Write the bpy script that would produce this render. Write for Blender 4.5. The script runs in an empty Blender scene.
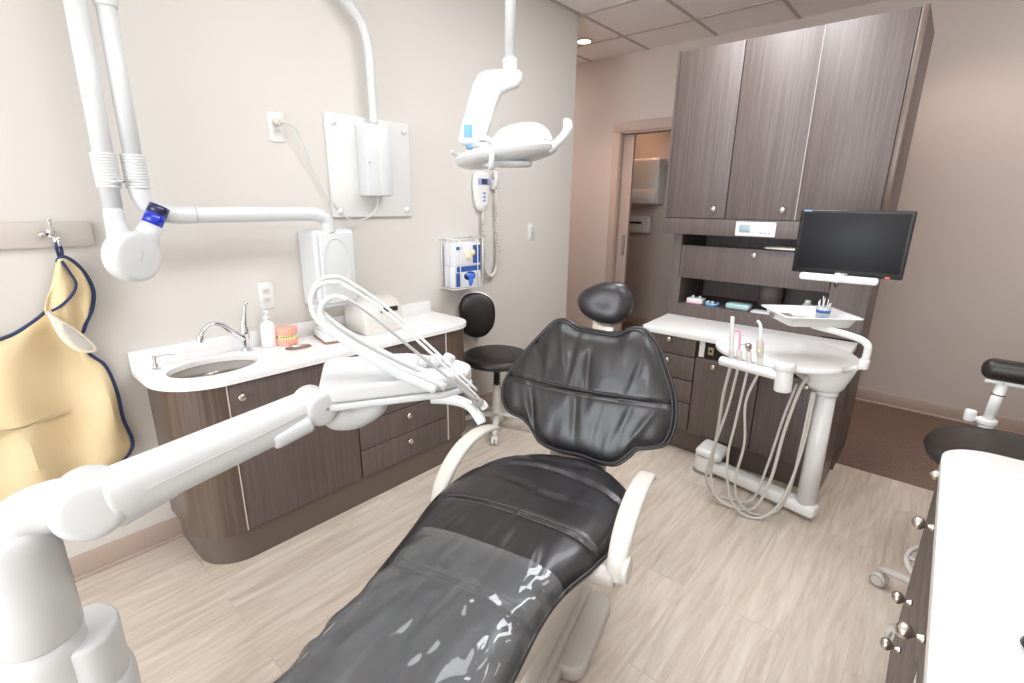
import bpy, bmesh, math, random
from mathutils import Vector, Matrix, noise
from mathutils.geometry import tessellate_polygon
random.seed(7)
PI = math.pi; R = math.radians
scene = bpy.context.scene
COL = scene.collection

# ------------------------------------------------------------------ camera
cam_d = bpy.data.cameras.new('camera'); cam = bpy.data.objects.new('camera', cam_d); COL.objects.link(cam)
F, YAW, PIT, ROL = 491.49, 0.716233914, 0.273045, -0.0106142519
ca, sa = math.cos(YAW), math.sin(YAW)
r0 = Vector((ca, sa, 0)); f0 = Vector((-sa*math.cos(PIT), ca*math.cos(PIT), -math.sin(PIT))); d0 = f0.cross(r0)
cr_, sr_ = math.cos(ROL), math.sin(ROL)
rr = cr_*r0 + sr_*d0; dd = -sr_*r0 + cr_*d0
cam.matrix_world = Matrix(((rr.x, -dd.x, -f0.x, 0), (rr.y, -dd.y, -f0.y, 0), (rr.z, -dd.z, -f0.z, 1.45), (0, 0, 0, 1)))
cam_d.sensor_width = 36; cam_d.lens = F*36/1024; cam_d.clip_start = 0.02; cam_d.clip_end = 60
scene.camera = cam
# ------------------------------------------------------------------ view, world, lights
scene.view_settings.view_transform = 'Standard'; scene.view_settings.look = 'None'
scene.view_settings.gamma = 1; scene.view_settings.use_curve_mapping = False
scene.view_settings.exposure = 0.12
w = bpy.data.worlds.new('world'); scene.world = w; w.use_nodes = True
w.node_tree.nodes['Background'].inputs[0].default_value = (0.86, 0.93, 1.0, 1)
w.node_tree.nodes['Background'].inputs[1].default_value = 1.2
def area(name, loc, size, power, color, rot):
    l = bpy.data.lights.new(name, 'AREA'); l.shape = 'RECTANGLE'; l.size, l.size_y = size; l.energy = power; l.color = color
    o = bpy.data.objects.new(name, l); COL.objects.link(o); o.location = loc; o.rotation_euler = rot; return o
# added area light as daylight, inside the unseen window assumed behind the camera
area('window_daylight', (-0.7, -4.35, 1.5), (2.6, 2.2), 145, (0.88, 0.94, 1.0), (R(90), 0, 0))
# assumed troffer over the chair, then unseen panels added as fill (diffusers also glow)
TROFFERS_AND_FILLS = [(-1.05, 0.85, 8), (-0.9, 2.35, 24), (0.1, -2.4, 24), (1.15, 3.9, 5), (-3.9, 3.9, 10), (0.2, 1.3, 9)]
for x, y, pw in TROFFERS_AND_FILLS: area('troffer_light', (x, y, 2.765), (0.56, 1.16), pw, (0.92, 0.96, 1.0) if y < 3 else (1.0, 0.92, 0.86), (0, 0, 0))
def spot(name, loc, power, color, size=R(110)):
    l = bpy.data.lights.new(name, 'SPOT'); l.energy = power; l.color = color; l.spot_size = size; l.spot_blend = 0.8; l.shadow_soft_size = 0.05
    o = bpy.data.objects.new(name, l); COL.objects.link(o); o.location = loc; return o
spot('downlight', (-2.6, 3.75, 2.77), 38, (1.0, 0.68, 0.56))
spot('downlight', (-0.1, 4.0, 2.77), 17, (1.0, 0.68, 0.56))  # unseen downlight, assumed from the warm glow on the back wall
spot('downlight', (-2.9, 5.2, 2.77), 26, (1.0, 0.60, 0.40))  # unseen lamp assumed in the room beyond the doorway

# ------------------------------------------------------------------ materials
def lin(c):
    return tuple(((v/255)/12.92 if v/255 <= 0.04045 else (((v/255)+0.055)/1.055)**2.4) for v in c)
def mat(name, col, rough=0.5, metal=0.0, coat=0.0, spec=0.5, emit=None, estr=0, bump=None, var=None):
    m = bpy.data.materials.new(name); m.use_nodes = True; nt = m.node_tree; N = nt.nodes; b = N['Principled BSDF']
    c = lin(col); b.inputs['Base Color'].default_value = (*c, 1); b.inputs['Roughness'].default_value = rough
    b.inputs['Metallic'].default_value = metal; b.inputs['Coat Weight'].default_value = coat; b.inputs['Specular IOR Level'].default_value = spec
    if emit: b.inputs['Emission Color'].default_value = (*emit, 1); b.inputs['Emission Strength'].default_value = estr
    tc = N.new('ShaderNodeTexCoord')
    nz = N.new('ShaderNodeTexNoise'); nz.inputs['Scale'].default_value = (var or (8, 0))[0]; nz.inputs['Detail'].default_value = 5
    nt.links.new(tc.outputs['Object'], nz.inputs['Vector'])
    v = (var or (8, 0.03))[1]
    mp = N.new('ShaderNodeMapRange'); mp.inputs['To Min'].default_value = 1-v; mp.inputs['To Max'].default_value = 1+v
    nt.links.new(nz.outputs['Fac'], mp.inputs['Value'])
    mx = N.new('ShaderNodeMix'); mx.data_type = 'RGBA'; mx.blend_type = 'MULTIPLY'; mx.inputs['Factor'].default_value = 1
    mx.inputs['A'].default_value = (*c, 1); nt.links.new(mp.outputs['Result'], mx.inputs['B']); nt.links.new(mx.outputs['Result'], b.inputs['Base Color'])
    if bump:
        n2 = N.new('ShaderNodeTexNoise'); n2.inputs['Scale'].default_value = bump[0]; n2.inputs['Detail'].default_value = 4
        nt.links.new(tc.outputs['Object'], n2.inputs['Vector'])
        bp = N.new('ShaderNodeBump'); bp.inputs['Strength'].default_value = bump[1]; bp.inputs['Distance'].default_value = bump[2] if len(bump) > 2 else 0.002
        nt.links.new(n2.outputs['Fac'], bp.inputs['Height']); nt.links.new(bp.outputs['Normal'], b.inputs['Normal'])
    return m
def ramp_mat(name, stops, scale3, noise_scale=1.0, rough=0.5, detail=8, rot=(0, 0, 0), coat=0, bump=0.0, distortion=0.3, spec=0.5, brick=None, world=False):
    m = bpy.data.materials.new(name); m.use_nodes = True; nt = m.node_tree; N = nt.nodes; L = nt.links; b = N['Principled BSDF']
    b.inputs['Roughness'].default_value = rough; b.inputs['Coat Weight'].default_value = coat; b.inputs['Specular IOR Level'].default_value = spec
    tc = N.new('ShaderNodeTexCoord'); mp = N.new('ShaderNodeMapping'); mp.inputs['Scale'].default_value = scale3; mp.inputs['Rotation'].default_value = rot
    if world:
        g = N.new('ShaderNodeNewGeometry'); src = g.outputs['Position']
    else: src = tc.outputs['Object']
    L.new(src, mp.inputs['Vector'])
    vec = mp.outputs['Vector']
    nz = N.new('ShaderNodeTexNoise'); nz.inputs['Scale'].default_value = noise_scale; nz.inputs['Detail'].default_value = detail; nz.inputs['Distortion'].default_value = distortion
    nz.inputs['Roughness'].default_value = 0.62
    if brick:
        br = N.new('ShaderNodeTexBrick'); br.inputs['Scale'].default_value = 1; br.inputs['Brick Width'].default_value = brick[0]; br.inputs['Row Height'].default_value = brick[1]
        br.inputs['Mortar Size'].default_value = 0.0022; br.inputs['Mortar Smooth'].default_value = 0.2; br.offset = 0.37
        br.inputs['Color1'].default_value = (0, 0, 0, 1); br.inputs['Color2'].default_value = (1, 1, 1, 1); br.inputs['Mortar'].default_value = (0.5, 0.5, 0.5, 1)
        m2 = N.new('ShaderNodeMapping'); m2.inputs['Rotation'].default_value = (0, 0, R(90)); L.new(src, m2.inputs['Vector']); L.new(m2.outputs['Vector'], br.inputs['Vector'])
        ad = N.new('ShaderNodeVectorMath'); ad.operation = 'MULTIPLY_ADD'; ad.inputs[1].default_value = (7, 13, 5)
        L.new(br.outputs['Color'], ad.inputs[0]); L.new(vec, ad.inputs[2]); vec = ad.outputs[0]
    L.new(vec, nz.inputs['Vector'])
    rp = N.new('ShaderNodeValToRGB'); e = rp.color_ramp.elements
    for i, (p, c) in enumerate(stops):
        if i < 2: el = e[i]; el.position = p
        else: el = e.new(p)
        el.color = (*lin(c), 1)
    L.new(nz.outputs['Fac'], rp.inputs['Fac']); out = rp.outputs['Color']
    if brick:
        mx = N.new('ShaderNodeMix'); mx.data_type = 'RGBA'; mx.blend_type = 'MULTIPLY'; mx.inputs['Factor'].default_value = 1
        mr = N.new('ShaderNodeMapRange'); mr.inputs['To Min'].default_value = 0.96; mr.inputs['To Max'].default_value = 1.03; L.new(br.outputs['Color'], mr.inputs['Value'])
        L.new(out, mx.inputs['A']); L.new(mr.outputs['Result'], mx.inputs['B'])
        m3 = N.new('ShaderNodeMix'); m3.data_type = 'RGBA'; m3.inputs['B'].default_value = (*lin(brick[2]), 1)
        sc = N.new('ShaderNodeMath'); sc.operation = 'MULTIPLY'; sc.inputs[1].default_value = 0.35; L.new(br.outputs['Fac'], sc.inputs[0])
        L.new(sc.outputs[0], m3.inputs['Factor']); L.new(mx.outputs['Result'], m3.inputs['A']); out = m3.outputs['Result']
    L.new(out, b.inputs['Base Color'])
    if bump:
        bp = N.new('ShaderNodeBump'); bp.inputs['Strength'].default_value = bump; bp.inputs['Distance'].default_value = 0.001
        L.new(nz.outputs['Fac'], bp.inputs['Height']); L.new(bp.outputs['Normal'], b.inputs['Normal'])
    return m
M = {}
M['wall'] = mat('warm_grey_wall_paint', (217, 212, 206), 0.75, bump=(220, 0.05, 0.001), var=(2, 0.01))
M['wall_back'] = mat('taupe_wall_paint', (203, 191, 183), 0.75, bump=(220, 0.05, 0.001), var=(2, 0.01))
M['trim'] = mat('taupe_trim', (186, 167, 156), 0.45, var=(5, 0.02))
M['rubber_base'] = mat('taupe_rubber_base', (184, 165, 152), 0.5)
M['rail'] = mat('rail_paint', (206, 198, 190), 0.4)
M['floor'] = ramp_mat('vinyl_planks', [(0.25, (176, 161, 147)), (0.75, (218, 208, 196)), (0.5, (201, 188, 174))], (11, 1.0, 1), 2.6, 0.42, brick=(1.22, 0.18, (168, 150, 134)), world=True, bump=0.15, distortion=0.9, spec=0.4)
M['carpet'] = ramp_mat('brown_carpet', [(0.3, (92, 74, 66)), (0.7, (146, 124, 112))], (240, 60, 1), 1.0, 0.95, detail=3, bump=0.5, world=True, spec=0.1)
WS = [(0.25, (76, 66, 63)), (0.78, (110, 97, 93)), (0.5, (93, 80, 76))]
M['wood'] = ramp_mat('grey_brown_laminate', WS, (60, 60, 1.3), 1.6, 0.48, distortion=0.15, spec=0.7, coat=0.0, world=True)
M['wood_gloss'] = ramp_mat('grey_brown_laminate_curved', [(0.25, (78, 64, 55)), (0.78, (112, 95, 84))], (50, 50, 1.2), 1.6, 0.3, distortion=0.15, world=True)
M['kick'] = mat('brown_kick_laminate', (98, 86, 78), 0.35, var=(3, 0.05))
M['edge'] = mat('pale_edge_band', (205, 196, 188), 0.4)
M['quartz'] = ramp_mat('white_quartz', [(0.0, (205, 202, 200)), (1.0, (250, 249, 248)), (0.36, (242, 240, 239))], (5, 12, 5), 1.3, 0.22, detail=9, distortion=1.6, world=True)
M['plastic'] = mat('white_plastic', (230, 229, 227), 0.28, coat=0.2)
M['plastic_cool'] = mat('white_enamel', (215, 217, 218), 0.3, coat=0.2)
M['cream'] = mat('cream_plastic', (216, 211, 204), 0.35, coat=0.1)
M['hose'] = mat('grey_hose', (206, 201, 194), 0.45)
M['grey'] = mat('light_grey_plastic', (196, 190, 184), 0.4)
M['midgrey'] = mat('grey_metal_paint', (150, 146, 142), 0.35, 0.2)
M['black'] = mat('black_plastic', (22, 21, 22), 0.35, var=(8, 0.1))
M['screen'] = mat('black_screen_glass', (28, 28, 31), 0.42, spec=0.25, var=(2, 0.05))
M['leather'] = mat('black_upholstery', (34, 32, 34), 0.36, spec=0.55, coat=0.12, bump=(300, 0.04, 0.0005), var=(6, 0.1))
M['vinyl'] = mat('black_stool_vinyl', (36, 31, 29), 0.40, spec=0.5, bump=(500, 0.1, 0.0006), var=(6, 0.1))
M['thread'] = mat('grey_thread', (110, 106, 104), 0.6)
M['steel'] = mat('brushed_steel', (184, 176, 168), 0.33, 1.0, var=(3, 0.12))
M['silver'] = mat('silver_paint', (176, 176, 178), 0.3, 0.4)
M['chrome'] = mat('chrome', (226, 226, 230), 0.06, 1.0)
M['nickel'] = mat('satin_nickel', (214, 206, 198), 0.25, 1.0)
M['blue'] = mat('cobalt_blue_plastic', (22, 48, 190), 0.15, coat=0.5)
M['navy'] = mat('navy_plastic', (24, 30, 78), 0.2, coat=0.4)
M['piping'] = mat('navy_cloth_tape', (44, 58, 98), 0.8)
M['apron'] = mat('pale_tan_vinyl_cloth', (224, 202, 160), 0.6, bump=(30, 0.25, 0.004), var=(4, 0.04))
M['apron_in'] = mat('cream_cloth', (240, 231, 208), 0.7)
M['ltblue'] = mat('light_blue_label', (118, 172, 220), 0.4)
M['pinkgum'] = mat('pink_gum_plastic', (240, 166, 146), 0.35, coat=0.3)
M['teeth'] = mat('ivory_teeth', (244, 226, 170), 0.3)
M['red'] = mat('red_plastic', (200, 40, 40), 0.3)
M['teal'] = mat('pale_teal_plastic', (176, 208, 212), 0.3)
M['blackhole'] = mat('dark_interior', (30, 27, 26), 0.8)
M['label_blue'] = mat('box_blue_print', (52, 92, 168), 0.5)
M['label_lav'] = mat('lavender_print', (150, 160, 226), 0.5)
M['carton'] = mat('white_carton', (234, 235, 240), 0.5)
M['glove_blue'] = mat('blue_glove', (70, 120, 226), 0.5)
M['glove_cream'] = mat('cream_glove', (238, 228, 204), 0.6)
M['pinktip'] = mat('pink_tip', (240, 160, 190), 0.4)
M['amber'] = mat('amber_label', (214, 180, 90), 0.5)
M['tile'] = mat('ceiling_tile', (240, 236, 234), 0.9, bump=(300, 0.2, 0.001), var=(90, 0.02))
M['tbar'] = mat('ceiling_grid_bar', (184, 174, 168), 0.5)
M['glow_warm'] = mat('warm_lamp', (255, 240, 225), 0.5, emit=(1.0, 0.86, 0.72), estr=9)
M['glow'] = mat('troffer_diffuser', (255, 255, 255), 0.5, emit=(1.0, 0.985, 0.96), estr=3)
M['lcd'] = mat('grey_lcd', (150, 168, 176), 0.25)
M['lcd_dark'] = mat('dark_lcd', (70, 76, 70), 0.25)
M['green_led'] = mat('green_led', (170, 230, 60), 0.3, emit=(0.5, 1, 0.1), estr=1.0)
M['red_led'] = mat('red_led', (240, 60, 50), 0.3, emit=(1, 0.1, 0.05), estr=1.0)
# glass lamp lens, assumed window glass and clear sheet
def clear(name, tint, mixf, rough=0.05, milky=0.0):
    m = bpy.data.materials.new(name); m.use_nodes = True; nt = m.node_tree; N = nt.nodes; L = nt.links
    for n in list(N):
        if n.type != 'OUTPUT_MATERIAL': N.remove(n)
    out = [n for n in N if n.type == 'OUTPUT_MATERIAL'][0]
    tr = N.new('ShaderNodeBsdfTransparent'); tr.inputs[0].default_value = (*tint, 1)
    gl = N.new('ShaderNodeBsdfGlossy'); gl.inputs['Roughness'].default_value = rough
    lw = N.new('ShaderNodeFresnel'); lw.inputs['IOR'].default_value = 1.5
    mm = N.new('ShaderNodeMath'); mm.operation = 'MULTIPLY_ADD'; mm.inputs[1].default_value = 1.0; mm.inputs[2].default_value = mixf; L.new(lw.outputs[0], mm.inputs[0])
    mx = N.new('ShaderNodeMixShader'); L.new(mm.outputs[0], mx.inputs[0]); L.new(tr.outputs[0], mx.inputs[1]); L.new(gl.outputs[0], mx.inputs[2])
    df = N.new('ShaderNodeBsdfDiffuse'); df.inputs[0].default_value = (0.85, 0.87, 0.9, 1)
    m2 = N.new('ShaderNodeMixShader'); m2.inputs[0].default_value = milky; L.new(mx.outputs[0], m2.inputs[1]); L.new(df.outputs[0], m2.inputs[2])
    L.new(m2.outputs[0], out.inputs[0]); return m
M['glass'] = clear('window_glass', (0.97, 0.98, 0.98), 0.02)
M['film'] = clear('clear_vinyl_sheet', (0.93, 0.94, 0.96), 0.01, 0.05, 0.085)
M['cupglass'] = clear('clear_cup', (0.9, 0.93, 0.97), 0.05, 0.1, 0.5)

# ------------------------------------------------------------------ mesh helpers
def catmull(pts, n=8, closed=False):
    P = [Vector(p) for p in pts]; k = len(P); out = []
    segs = k if closed else k-1
    for i in range(segs):
        p1, p2 = P[i], P[(i+1) % k]
        pm = P[(i-1) % k] if closed or i > 0 else p1*2-p2
        pn = P[(i+2) % k] if closed or i < k-2 else p2*2-p1
        for j in range(n):
            t = j/n
            out.append(0.5*((2*p1)+(p2-pm)*t+(2*pm-5*p1+4*p2-pn)*t*t+(3*p1-pm-3*p2+pn)*t**3))
    if not closed: out.append(P[-1].copy())
    return out
def rootmat(parent):
    o = parent
    while o.parent: o = o.parent
    return Matrix.Translation(o.location) @ o.rotation_euler.to_matrix().to_4x4()
class MB:
    def __init__(s): s.bm = bmesh.new(); s.off = None
    def quad(s, *ps):
        return s.bm.faces.new([s.bm.verts.new(p) for p in ps])
    def box(s, x0, x1, y0, y1, z0, z1, b=0.0, mtx=None, seg=2):
        t = bmesh.new(); bmesh.ops.create_cube(t, size=1)
        for v in t.verts: v.co = Vector(((x0+x1)/2+v.co.x*(x1-x0), (y0+y1)/2+v.co.y*(y1-y0), (z0+z1)/2+v.co.z*(z1-z0)))
        if b: bmesh.ops.bevel(t, geom=list(t.edges), offset=min(b, 0.49*min(abs(x1-x0), abs(y1-y0), abs(z1-z0))), segments=seg, affect='EDGES', profile=0.5)
        if mtx: bmesh.ops.transform(t, matrix=mtx, verts=t.verts)
        s.merge(t); return s
    def merge(s, t):
        me = bpy.data.meshes.new('t'); t.to_mesh(me); t.free(); s.bm.from_mesh(me); bpy.data.meshes.remove(me)
    def tube(s, pts, r, seg=14, closed=False, caps=True, flat=1.0):
        P = [Vector(p) for p in pts]; n = len(P); rs = r if isinstance(r, (list, tuple)) else [r]*n
        if len(rs) != n: rs = [rs[min(len(rs)-1, int(i/(n-1)*(len(rs)-1)))]*(1-(i/(n-1)*(len(rs)-1))%1)+rs[min(len(rs)-1, int(i/(n-1)*(len(rs)-1))+1)]*((i/(n-1)*(len(rs)-1))%1) for i in range(n)]
        T = []
        for i in range(n):
            a = P[(i-1) % n] if closed or i else P[i]; b = P[(i+1) % n] if closed or i < n-1 else P[i]
            T.append((b-a).normalized() if (b-a).length > 1e-9 else Vector((0, 0, 1)))
        up = Vector((0, 0, 1)) if abs(T[0].z) < 0.9 else Vector((1, 0, 0))
        nrm = (up-T[0]*up.dot(T[0])).normalized(); rings = []
        for i in range(n):
            nrm = (nrm-T[i]*nrm.dot(T[i])).normalized(); bi = T[i].cross(nrm)
            rings.append([s.bm.verts.new(P[i]+(nrm*math.cos(2*PI*k/seg)*flat+bi*math.sin(2*PI*k/seg))*rs[i]) for k in range(seg)])
        for i in range(n if closed else n-1):
            A, B = rings[i], rings[(i+1) % n]
            for k in range(seg): s.bm.faces.new((A[k], A[(k+1) % seg], B[(k+1) % seg], B[k]))
        if caps and not closed:
            s.bm.faces.new(rings[0][::-1]); s.bm.faces.new(rings[-1])
        return s
    def cyl(s, p0, p1, ra, rb=None, seg=32): 
        return s.tube([p0, p1], [ra, ra if rb is None else rb], seg)
    def rcyl(s, p0, p1, r, e, seg=32):      # cylinder with rounded ends
        a, b = Vector(p0), Vector(p1); d = (b-a); L = d.length; d.normalize(); e = min(e, L/2, r)
        ps, rs = [], []
        for k in range(5): t = k/4*PI/2; ps.append(a+d*(e*(1-math.sin(t)))); rs.append(r-e+e*math.cos(t))
        ps, rs = ps[::-1], rs[::-1]
        for k in range(5): t = k/4*PI/2; ps.append(b-d*(e*(1-math.sin(t)))); rs.append(r-e+e*math.cos(t))
        rs = [max(x, 1e-4) for x in rs]
        return s.tube(ps, rs, seg)
    def lathe(s, prof, c=(0, 0, 0), axis=(0, 0, 1), seg=32, sx=1, sy=1):
        ax = Vector(axis).normalized(); q = Vector((0, 0, 1)).rotation_difference(ax); c = Vector(c); rings = []
        for r, z in prof:
            rings.append([s.bm.verts.new(c+q @ Vector((max(r, 1e-5)*math.cos(2*PI*k/seg)*sx, max(r, 1e-5)*math.sin(2*PI*k/seg)*sy, z))) for k in range(seg)])
        for A, B in zip(rings, rings[1:]):
            for k in range(seg): s.bm.faces.new((A[k], A[(k+1) % seg], B[(k+1) % seg], B[k]))
        if prof[0][0] > 1e-4: s.bm.faces.new(rings[0][::-1])
        if prof[-1][0] > 1e-4: s.bm.faces.new(rings[-1])
        return s
    def sphere(s, c, r, sc=(1, 1, 1), seg=24, mtx=None):
        t = bmesh.new(); bmesh.ops.create_uvsphere(t, u_segments=seg, v_segments=max(8, seg//2), radius=r)
        for v in t.verts: v.co = Vector((v.co.x*sc[0], v.co.y*sc[1], v.co.z*sc[2]))
        if mtx: bmesh.ops.transform(t, matrix=mtx, verts=t.verts)
        bmesh.ops.translate(t, vec=Vector(c), verts=t.verts); s.merge(t); return s
    def prism(s, poly, z0, z1, holes=(), b=0.0, mtx=None, seg=2):
        t = bmesh.new(); loops = [list(poly)]+[list(h) for h in holes]
        flat = [p for l in loops for p in l]
        tris = tessellate_polygon([[Vector((p[0], p[1], 0)) for p in l] for l in loops])
        top = [t.verts.new((p[0], p[1], z1)) for p in flat]; bot = [t.verts.new((p[0], p[1], z0)) for p in flat]
        if not holes:
            t.faces.new(top); t.faces.new(bot[::-1])
        else:
            for a, c, d in tris:
                t.faces.new((top[a], top[c], top[d])); t.faces.new((bot[d], bot[c], bot[a]))
        i = 0
        for l in loops:
            n = len(l)
            for k in range(n): t.faces.new((bot[i+k], bot[i+(k+1) % n], top[i+(k+1) % n], top[i+k]))
            i += n
        bmesh.ops.recalc_face_normals(t, faces=t.faces)
        if b and not holes:
            ed = [e for e in t.edges if abs(e.verts[0].co.z-e.verts[1].co.z) < 1e-7]
            bmesh.ops.bevel(t, geom=ed, offset=b, segments=seg, affect='EDGES', profile=0.5)
        if mtx: bmesh.ops.transform(t, matrix=mtx, verts=t.verts)
        s.merge(t); return s
    def pad(s, outline, th, mtx, spine=None, rings=14, sub=5, disp=None, back=0.35, p=2.6, q=2.2):
        """inflated upholstery pad: outline in local x,y; th is the crown height, back the share bulging below"""
        O = [Vector((v.x, v.y)) for v in catmull([(a, b, 0) for a, b in outline], sub, True)]
        cx = sum(v.x for v in O)/len(O); cy = sum(v.y for v in O)/len(O)
        A, B = (Vector(spine[0]), Vector(spine[1])) if spine else (Vector((cx, cy)), Vector((cx, cy+1e-5)))
        AB = B-A
        def anc(P): t = max(0, min(1, (P-A).dot(AB)/AB.dot(AB))); return A+AB*t
        t = bmesh.new(); n = len(O)
        def side(sg, H, ring0=None):
            rg = []
            for k in range(rings+1):
                if k == 0 and ring0: rg.append(ring0); continue
                f = 1-(k/rings)**1.35*0.985
                h = H*max(0, (1-f**p))**(1/q); row = []
                for P in O:
                    c = anc(P); Q = c+(P-c)*f; z = sg*h
                    if disp and sg > 0: z += disp(Q.x, Q.y, f)*min(1, k/2)
                    row.append(t.verts.new((Q.x, Q.y, z)))
                rg.append(row)
            for a, b in zip(rg, rg[1:]):
                for i in range(n):
                    fc = (a[i], a[(i+1) % n], b[(i+1) % n], b[i]); t.faces.new(fc if sg > 0 else fc[::-1])
            last = rg[-1]; t.faces.new(last if sg > 0 else last[::-1])
            return rg[0]
        r_ = side(1, th); side(-1, th*back, r_)
        bmesh.ops.recalc_face_normals(t, faces=t.faces)
        bmesh.ops.remove_doubles(t, verts=t.verts, dist=1e-5)
        bmesh.ops.transform(t, matrix=mtx, verts=t.verts); s.merge(t); return s
    def build(s, name, m, parent=None, world=True, angle=38, origin=None):
        bm = s.bm
        if s.off: bmesh.ops.transform(bm, matrix=s.off, verts=bm.verts)
        for f in bm.faces: f.smooth = True
        lim = R(angle)
        for e in bm.edges:
            if len(e.link_faces) == 2 and e.calc_face_angle(0) > lim: e.smooth = False
        if parent is not None and world: bmesh.ops.transform(bm, matrix=rootmat(parent).inverted(), verts=bm.verts)
        loc = Vector((0, 0, 0))
        if parent is None and bm.verts:
            if origin: loc = Vector(origin)
            else:
                xs = [v.co.x for v in bm.verts]; ys = [v.co.y for v in bm.verts]; zs = [v.co.z for v in bm.verts]
                loc = Vector(((min(xs)+max(xs))/2, (min(ys)+max(ys))/2, min(zs)))
            bmesh.ops.translate(bm, vec=-loc, verts=bm.verts)
        me = bpy.data.meshes.new(name); bm.to_mesh(me); bm.free()
        me.materials.append(m)
        o = bpy.data.objects.new(name, me); COL.objects.link(o); o.location = loc
        if parent is not None: o.parent = parent
        return o
def thing(name, label, cat, loc=(0, 0, 0), rz=0.0, group=None):
    o = bpy.data.objects.new(name, None); COL.objects.link(o); o.empty_display_size = 0.1
    o.location = loc; o.rotation_euler = (0, 0, rz); tag(o, label, cat, group); return o
def tag(o, label, cat, group=None):
    o['label'] = label; o['category'] = cat
    if group: o['group'] = group
    return o
def struct(name, mb, m, **k):
    o = mb.build(name, m, **k); o['kind'] = 'structure'; return o
def frame(o, x, y, z):      # matrix from origin and three axes
    return Matrix(((x[0], y[0], z[0], o[0]), (x[1], y[1], z[1], o[1]), (x[2], y[2], z[2], o[2]), (0, 0, 0, 1)))
def copy_tree(o, parent=None):
    c = o.copy(); COL.objects.link(c); c.parent = parent
    for ch in [x for x in bpy.data.objects if x.parent is o]: copy_tree(ch, c)
    return c
def rrect(x0, x1, y0, y1, r, n=6):
    rs = r if isinstance(r, (tuple, list)) else (r, r, r, r); out = []
    for (cx, cy, a, q) in ((x1-rs[0], y1-rs[0], 0, rs[0]), (x0+rs[1], y1-rs[1], 90, rs[1]), (x0+rs[2], y0+rs[2], 180, rs[2]), (x1-rs[3], y0+rs[3], 270, rs[3])):
        if q < 1e-6: out.append((cx, cy)); continue
        for k in range(n+1): t = R(a+90*k/n); out.append((cx+q*math.cos(t), cy+q*math.sin(t)))
    return out
def roundpoly(pts, r, n=6):
    out = []; k = len(pts)
    for i in range(k):
        a, b, c = Vector(pts[i-1]), Vector(pts[i]), Vector(pts[(i+1) % k])
        u1, u2 = (a-b), (c-b); q = min(r, u1.length*0.48, u2.length*0.48); p1 = b+u1.normalized()*q; p2 = b+u2.normalized()*q
        for j in range(n+1): t = j/n; p = p1*(1-t)**2+b*2*t*(1-t)+p2*t*t; out.append((p.x, p.y))
    return out
def ell(cx, cy, a, b, n=48, rot=0):
    return [(cx+a*math.cos(t)*math.cos(rot)-b*math.sin(t)*math.sin(rot), cy+a*math.cos(t)*math.sin(rot)+b*math.sin(t)*math.cos(rot)) for t in (2*PI*k/n for k in range(n))]
XZ = lambda y: Matrix(((1, 0, 0, 0), (0, 0, -1, y), (0, 1, 0, 0), (0, 0, 0, 1)))   # poly (x,z), depth towards -y
YZ = lambda x: Matrix(((0, 0, 1, x), (1, 0, 0, 0), (0, 1, 0, 0), (0, 0, 0, 1)))    # poly (y,z), depth towards +x
XW = -2.357; YB = 4.5; ZC = 2.79

# ================================================================== THE ROOM
struct('floor', MB().box(-4.6, 2.0, -4.5, 3.22, -0.06, 0), M['floor'])
c_ = MB().box(-4.6, 2.0, 3.22, 6.4, -0.06, 0.001).build('floor_carpet', M['carpet']); c_['kind'] = 'structure'
wl = MB().box(XW-0.13, XW, -4.5, 3.41, 0, ZC)
struct('wall_left', wl, M['wall'])
struct('wall_back', MB().box(-4.6, -2.56, YB, YB+0.12, 0, ZC).box(-1.70, 2.0, YB, YB+0.12, 0, ZC).box(-2.56, -1.70, YB, YB+0.12, 2.12, ZC), M['wall_back'])
struct('wall_right', MB().box(0.78, 0.9, -4.5, 3.3, 0, ZC), M['wall'])
struct('wall_far_right', MB().box(2.0, 2.1, 3.2, 4.62, 0, ZC).box(0.9, 2.1, 3.2, 3.3, 0, ZC), M['wall_back'])
struct('wall_corridor_end', MB().box(-4.6, -4.5, 3.3, 6.4, 0, ZC).box(-4.6, XW-0.13, 3.28, 3.41, 0, ZC), M['wall_back'])
struct('wall_far', MB().box(-4.6, -0.6, 5.6, 5.7, 0, ZC).box(-1.2, -1.1, YB+0.12, 5.6, 0, ZC), M['wall_back'])
rw = MB()
rw.box(XW-0.13, -2.3, -4.62, -4.5, 0, ZC).box(0.6, 0.9, -4.62, -4.5, 0, ZC).box(-2.3, 0.6, -4.62, -4.5, 0, 0.35).box(-2.3, 0.6, -4.62, -4.5, 2.65, ZC)
struct('wall_rear', rw, M['wall'])
wf = MB().box(-2.3, 0.6, -4.6, -4.55, 0.35, 0.4).box(-2.3, 0.6, -4.6, -4.55, 2.6, 2.65)
for x in (-2.3, -1.35, -0.4, 0.55): wf.box(x, x+0.05, -4.6, -4.55, 0.4, 2.6)
win = struct('window_1', wf, M['plastic'])  # unseen rear window, assumed to go with the added daylight
MB().box(-2.25, 0.55, -4.58, -4.575, 0.4, 2.6).build('window_pane', M['glass'], win)  # pane of the assumed window
struct('ceiling', MB().box(-4.6, 2.1, -4.62, 6.4, ZC, ZC+0.05), M['tile'])
g = MB()
y = 4.03
for k in range(14):
    yy = 4.03-0.61*k
    g.box(-4.5, 2.0, yy-0.012, yy+0.012, ZC-0.006, ZC)
for k in range(-4, 7):
    xx = -1.735+0.6*k
    g.box(xx-0.012, xx+0.012, -4.5, YB, ZC-0.0055, ZC-0.0002)
struct('trim_1', g, M['tbar'])       # ceiling grid bars
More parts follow.
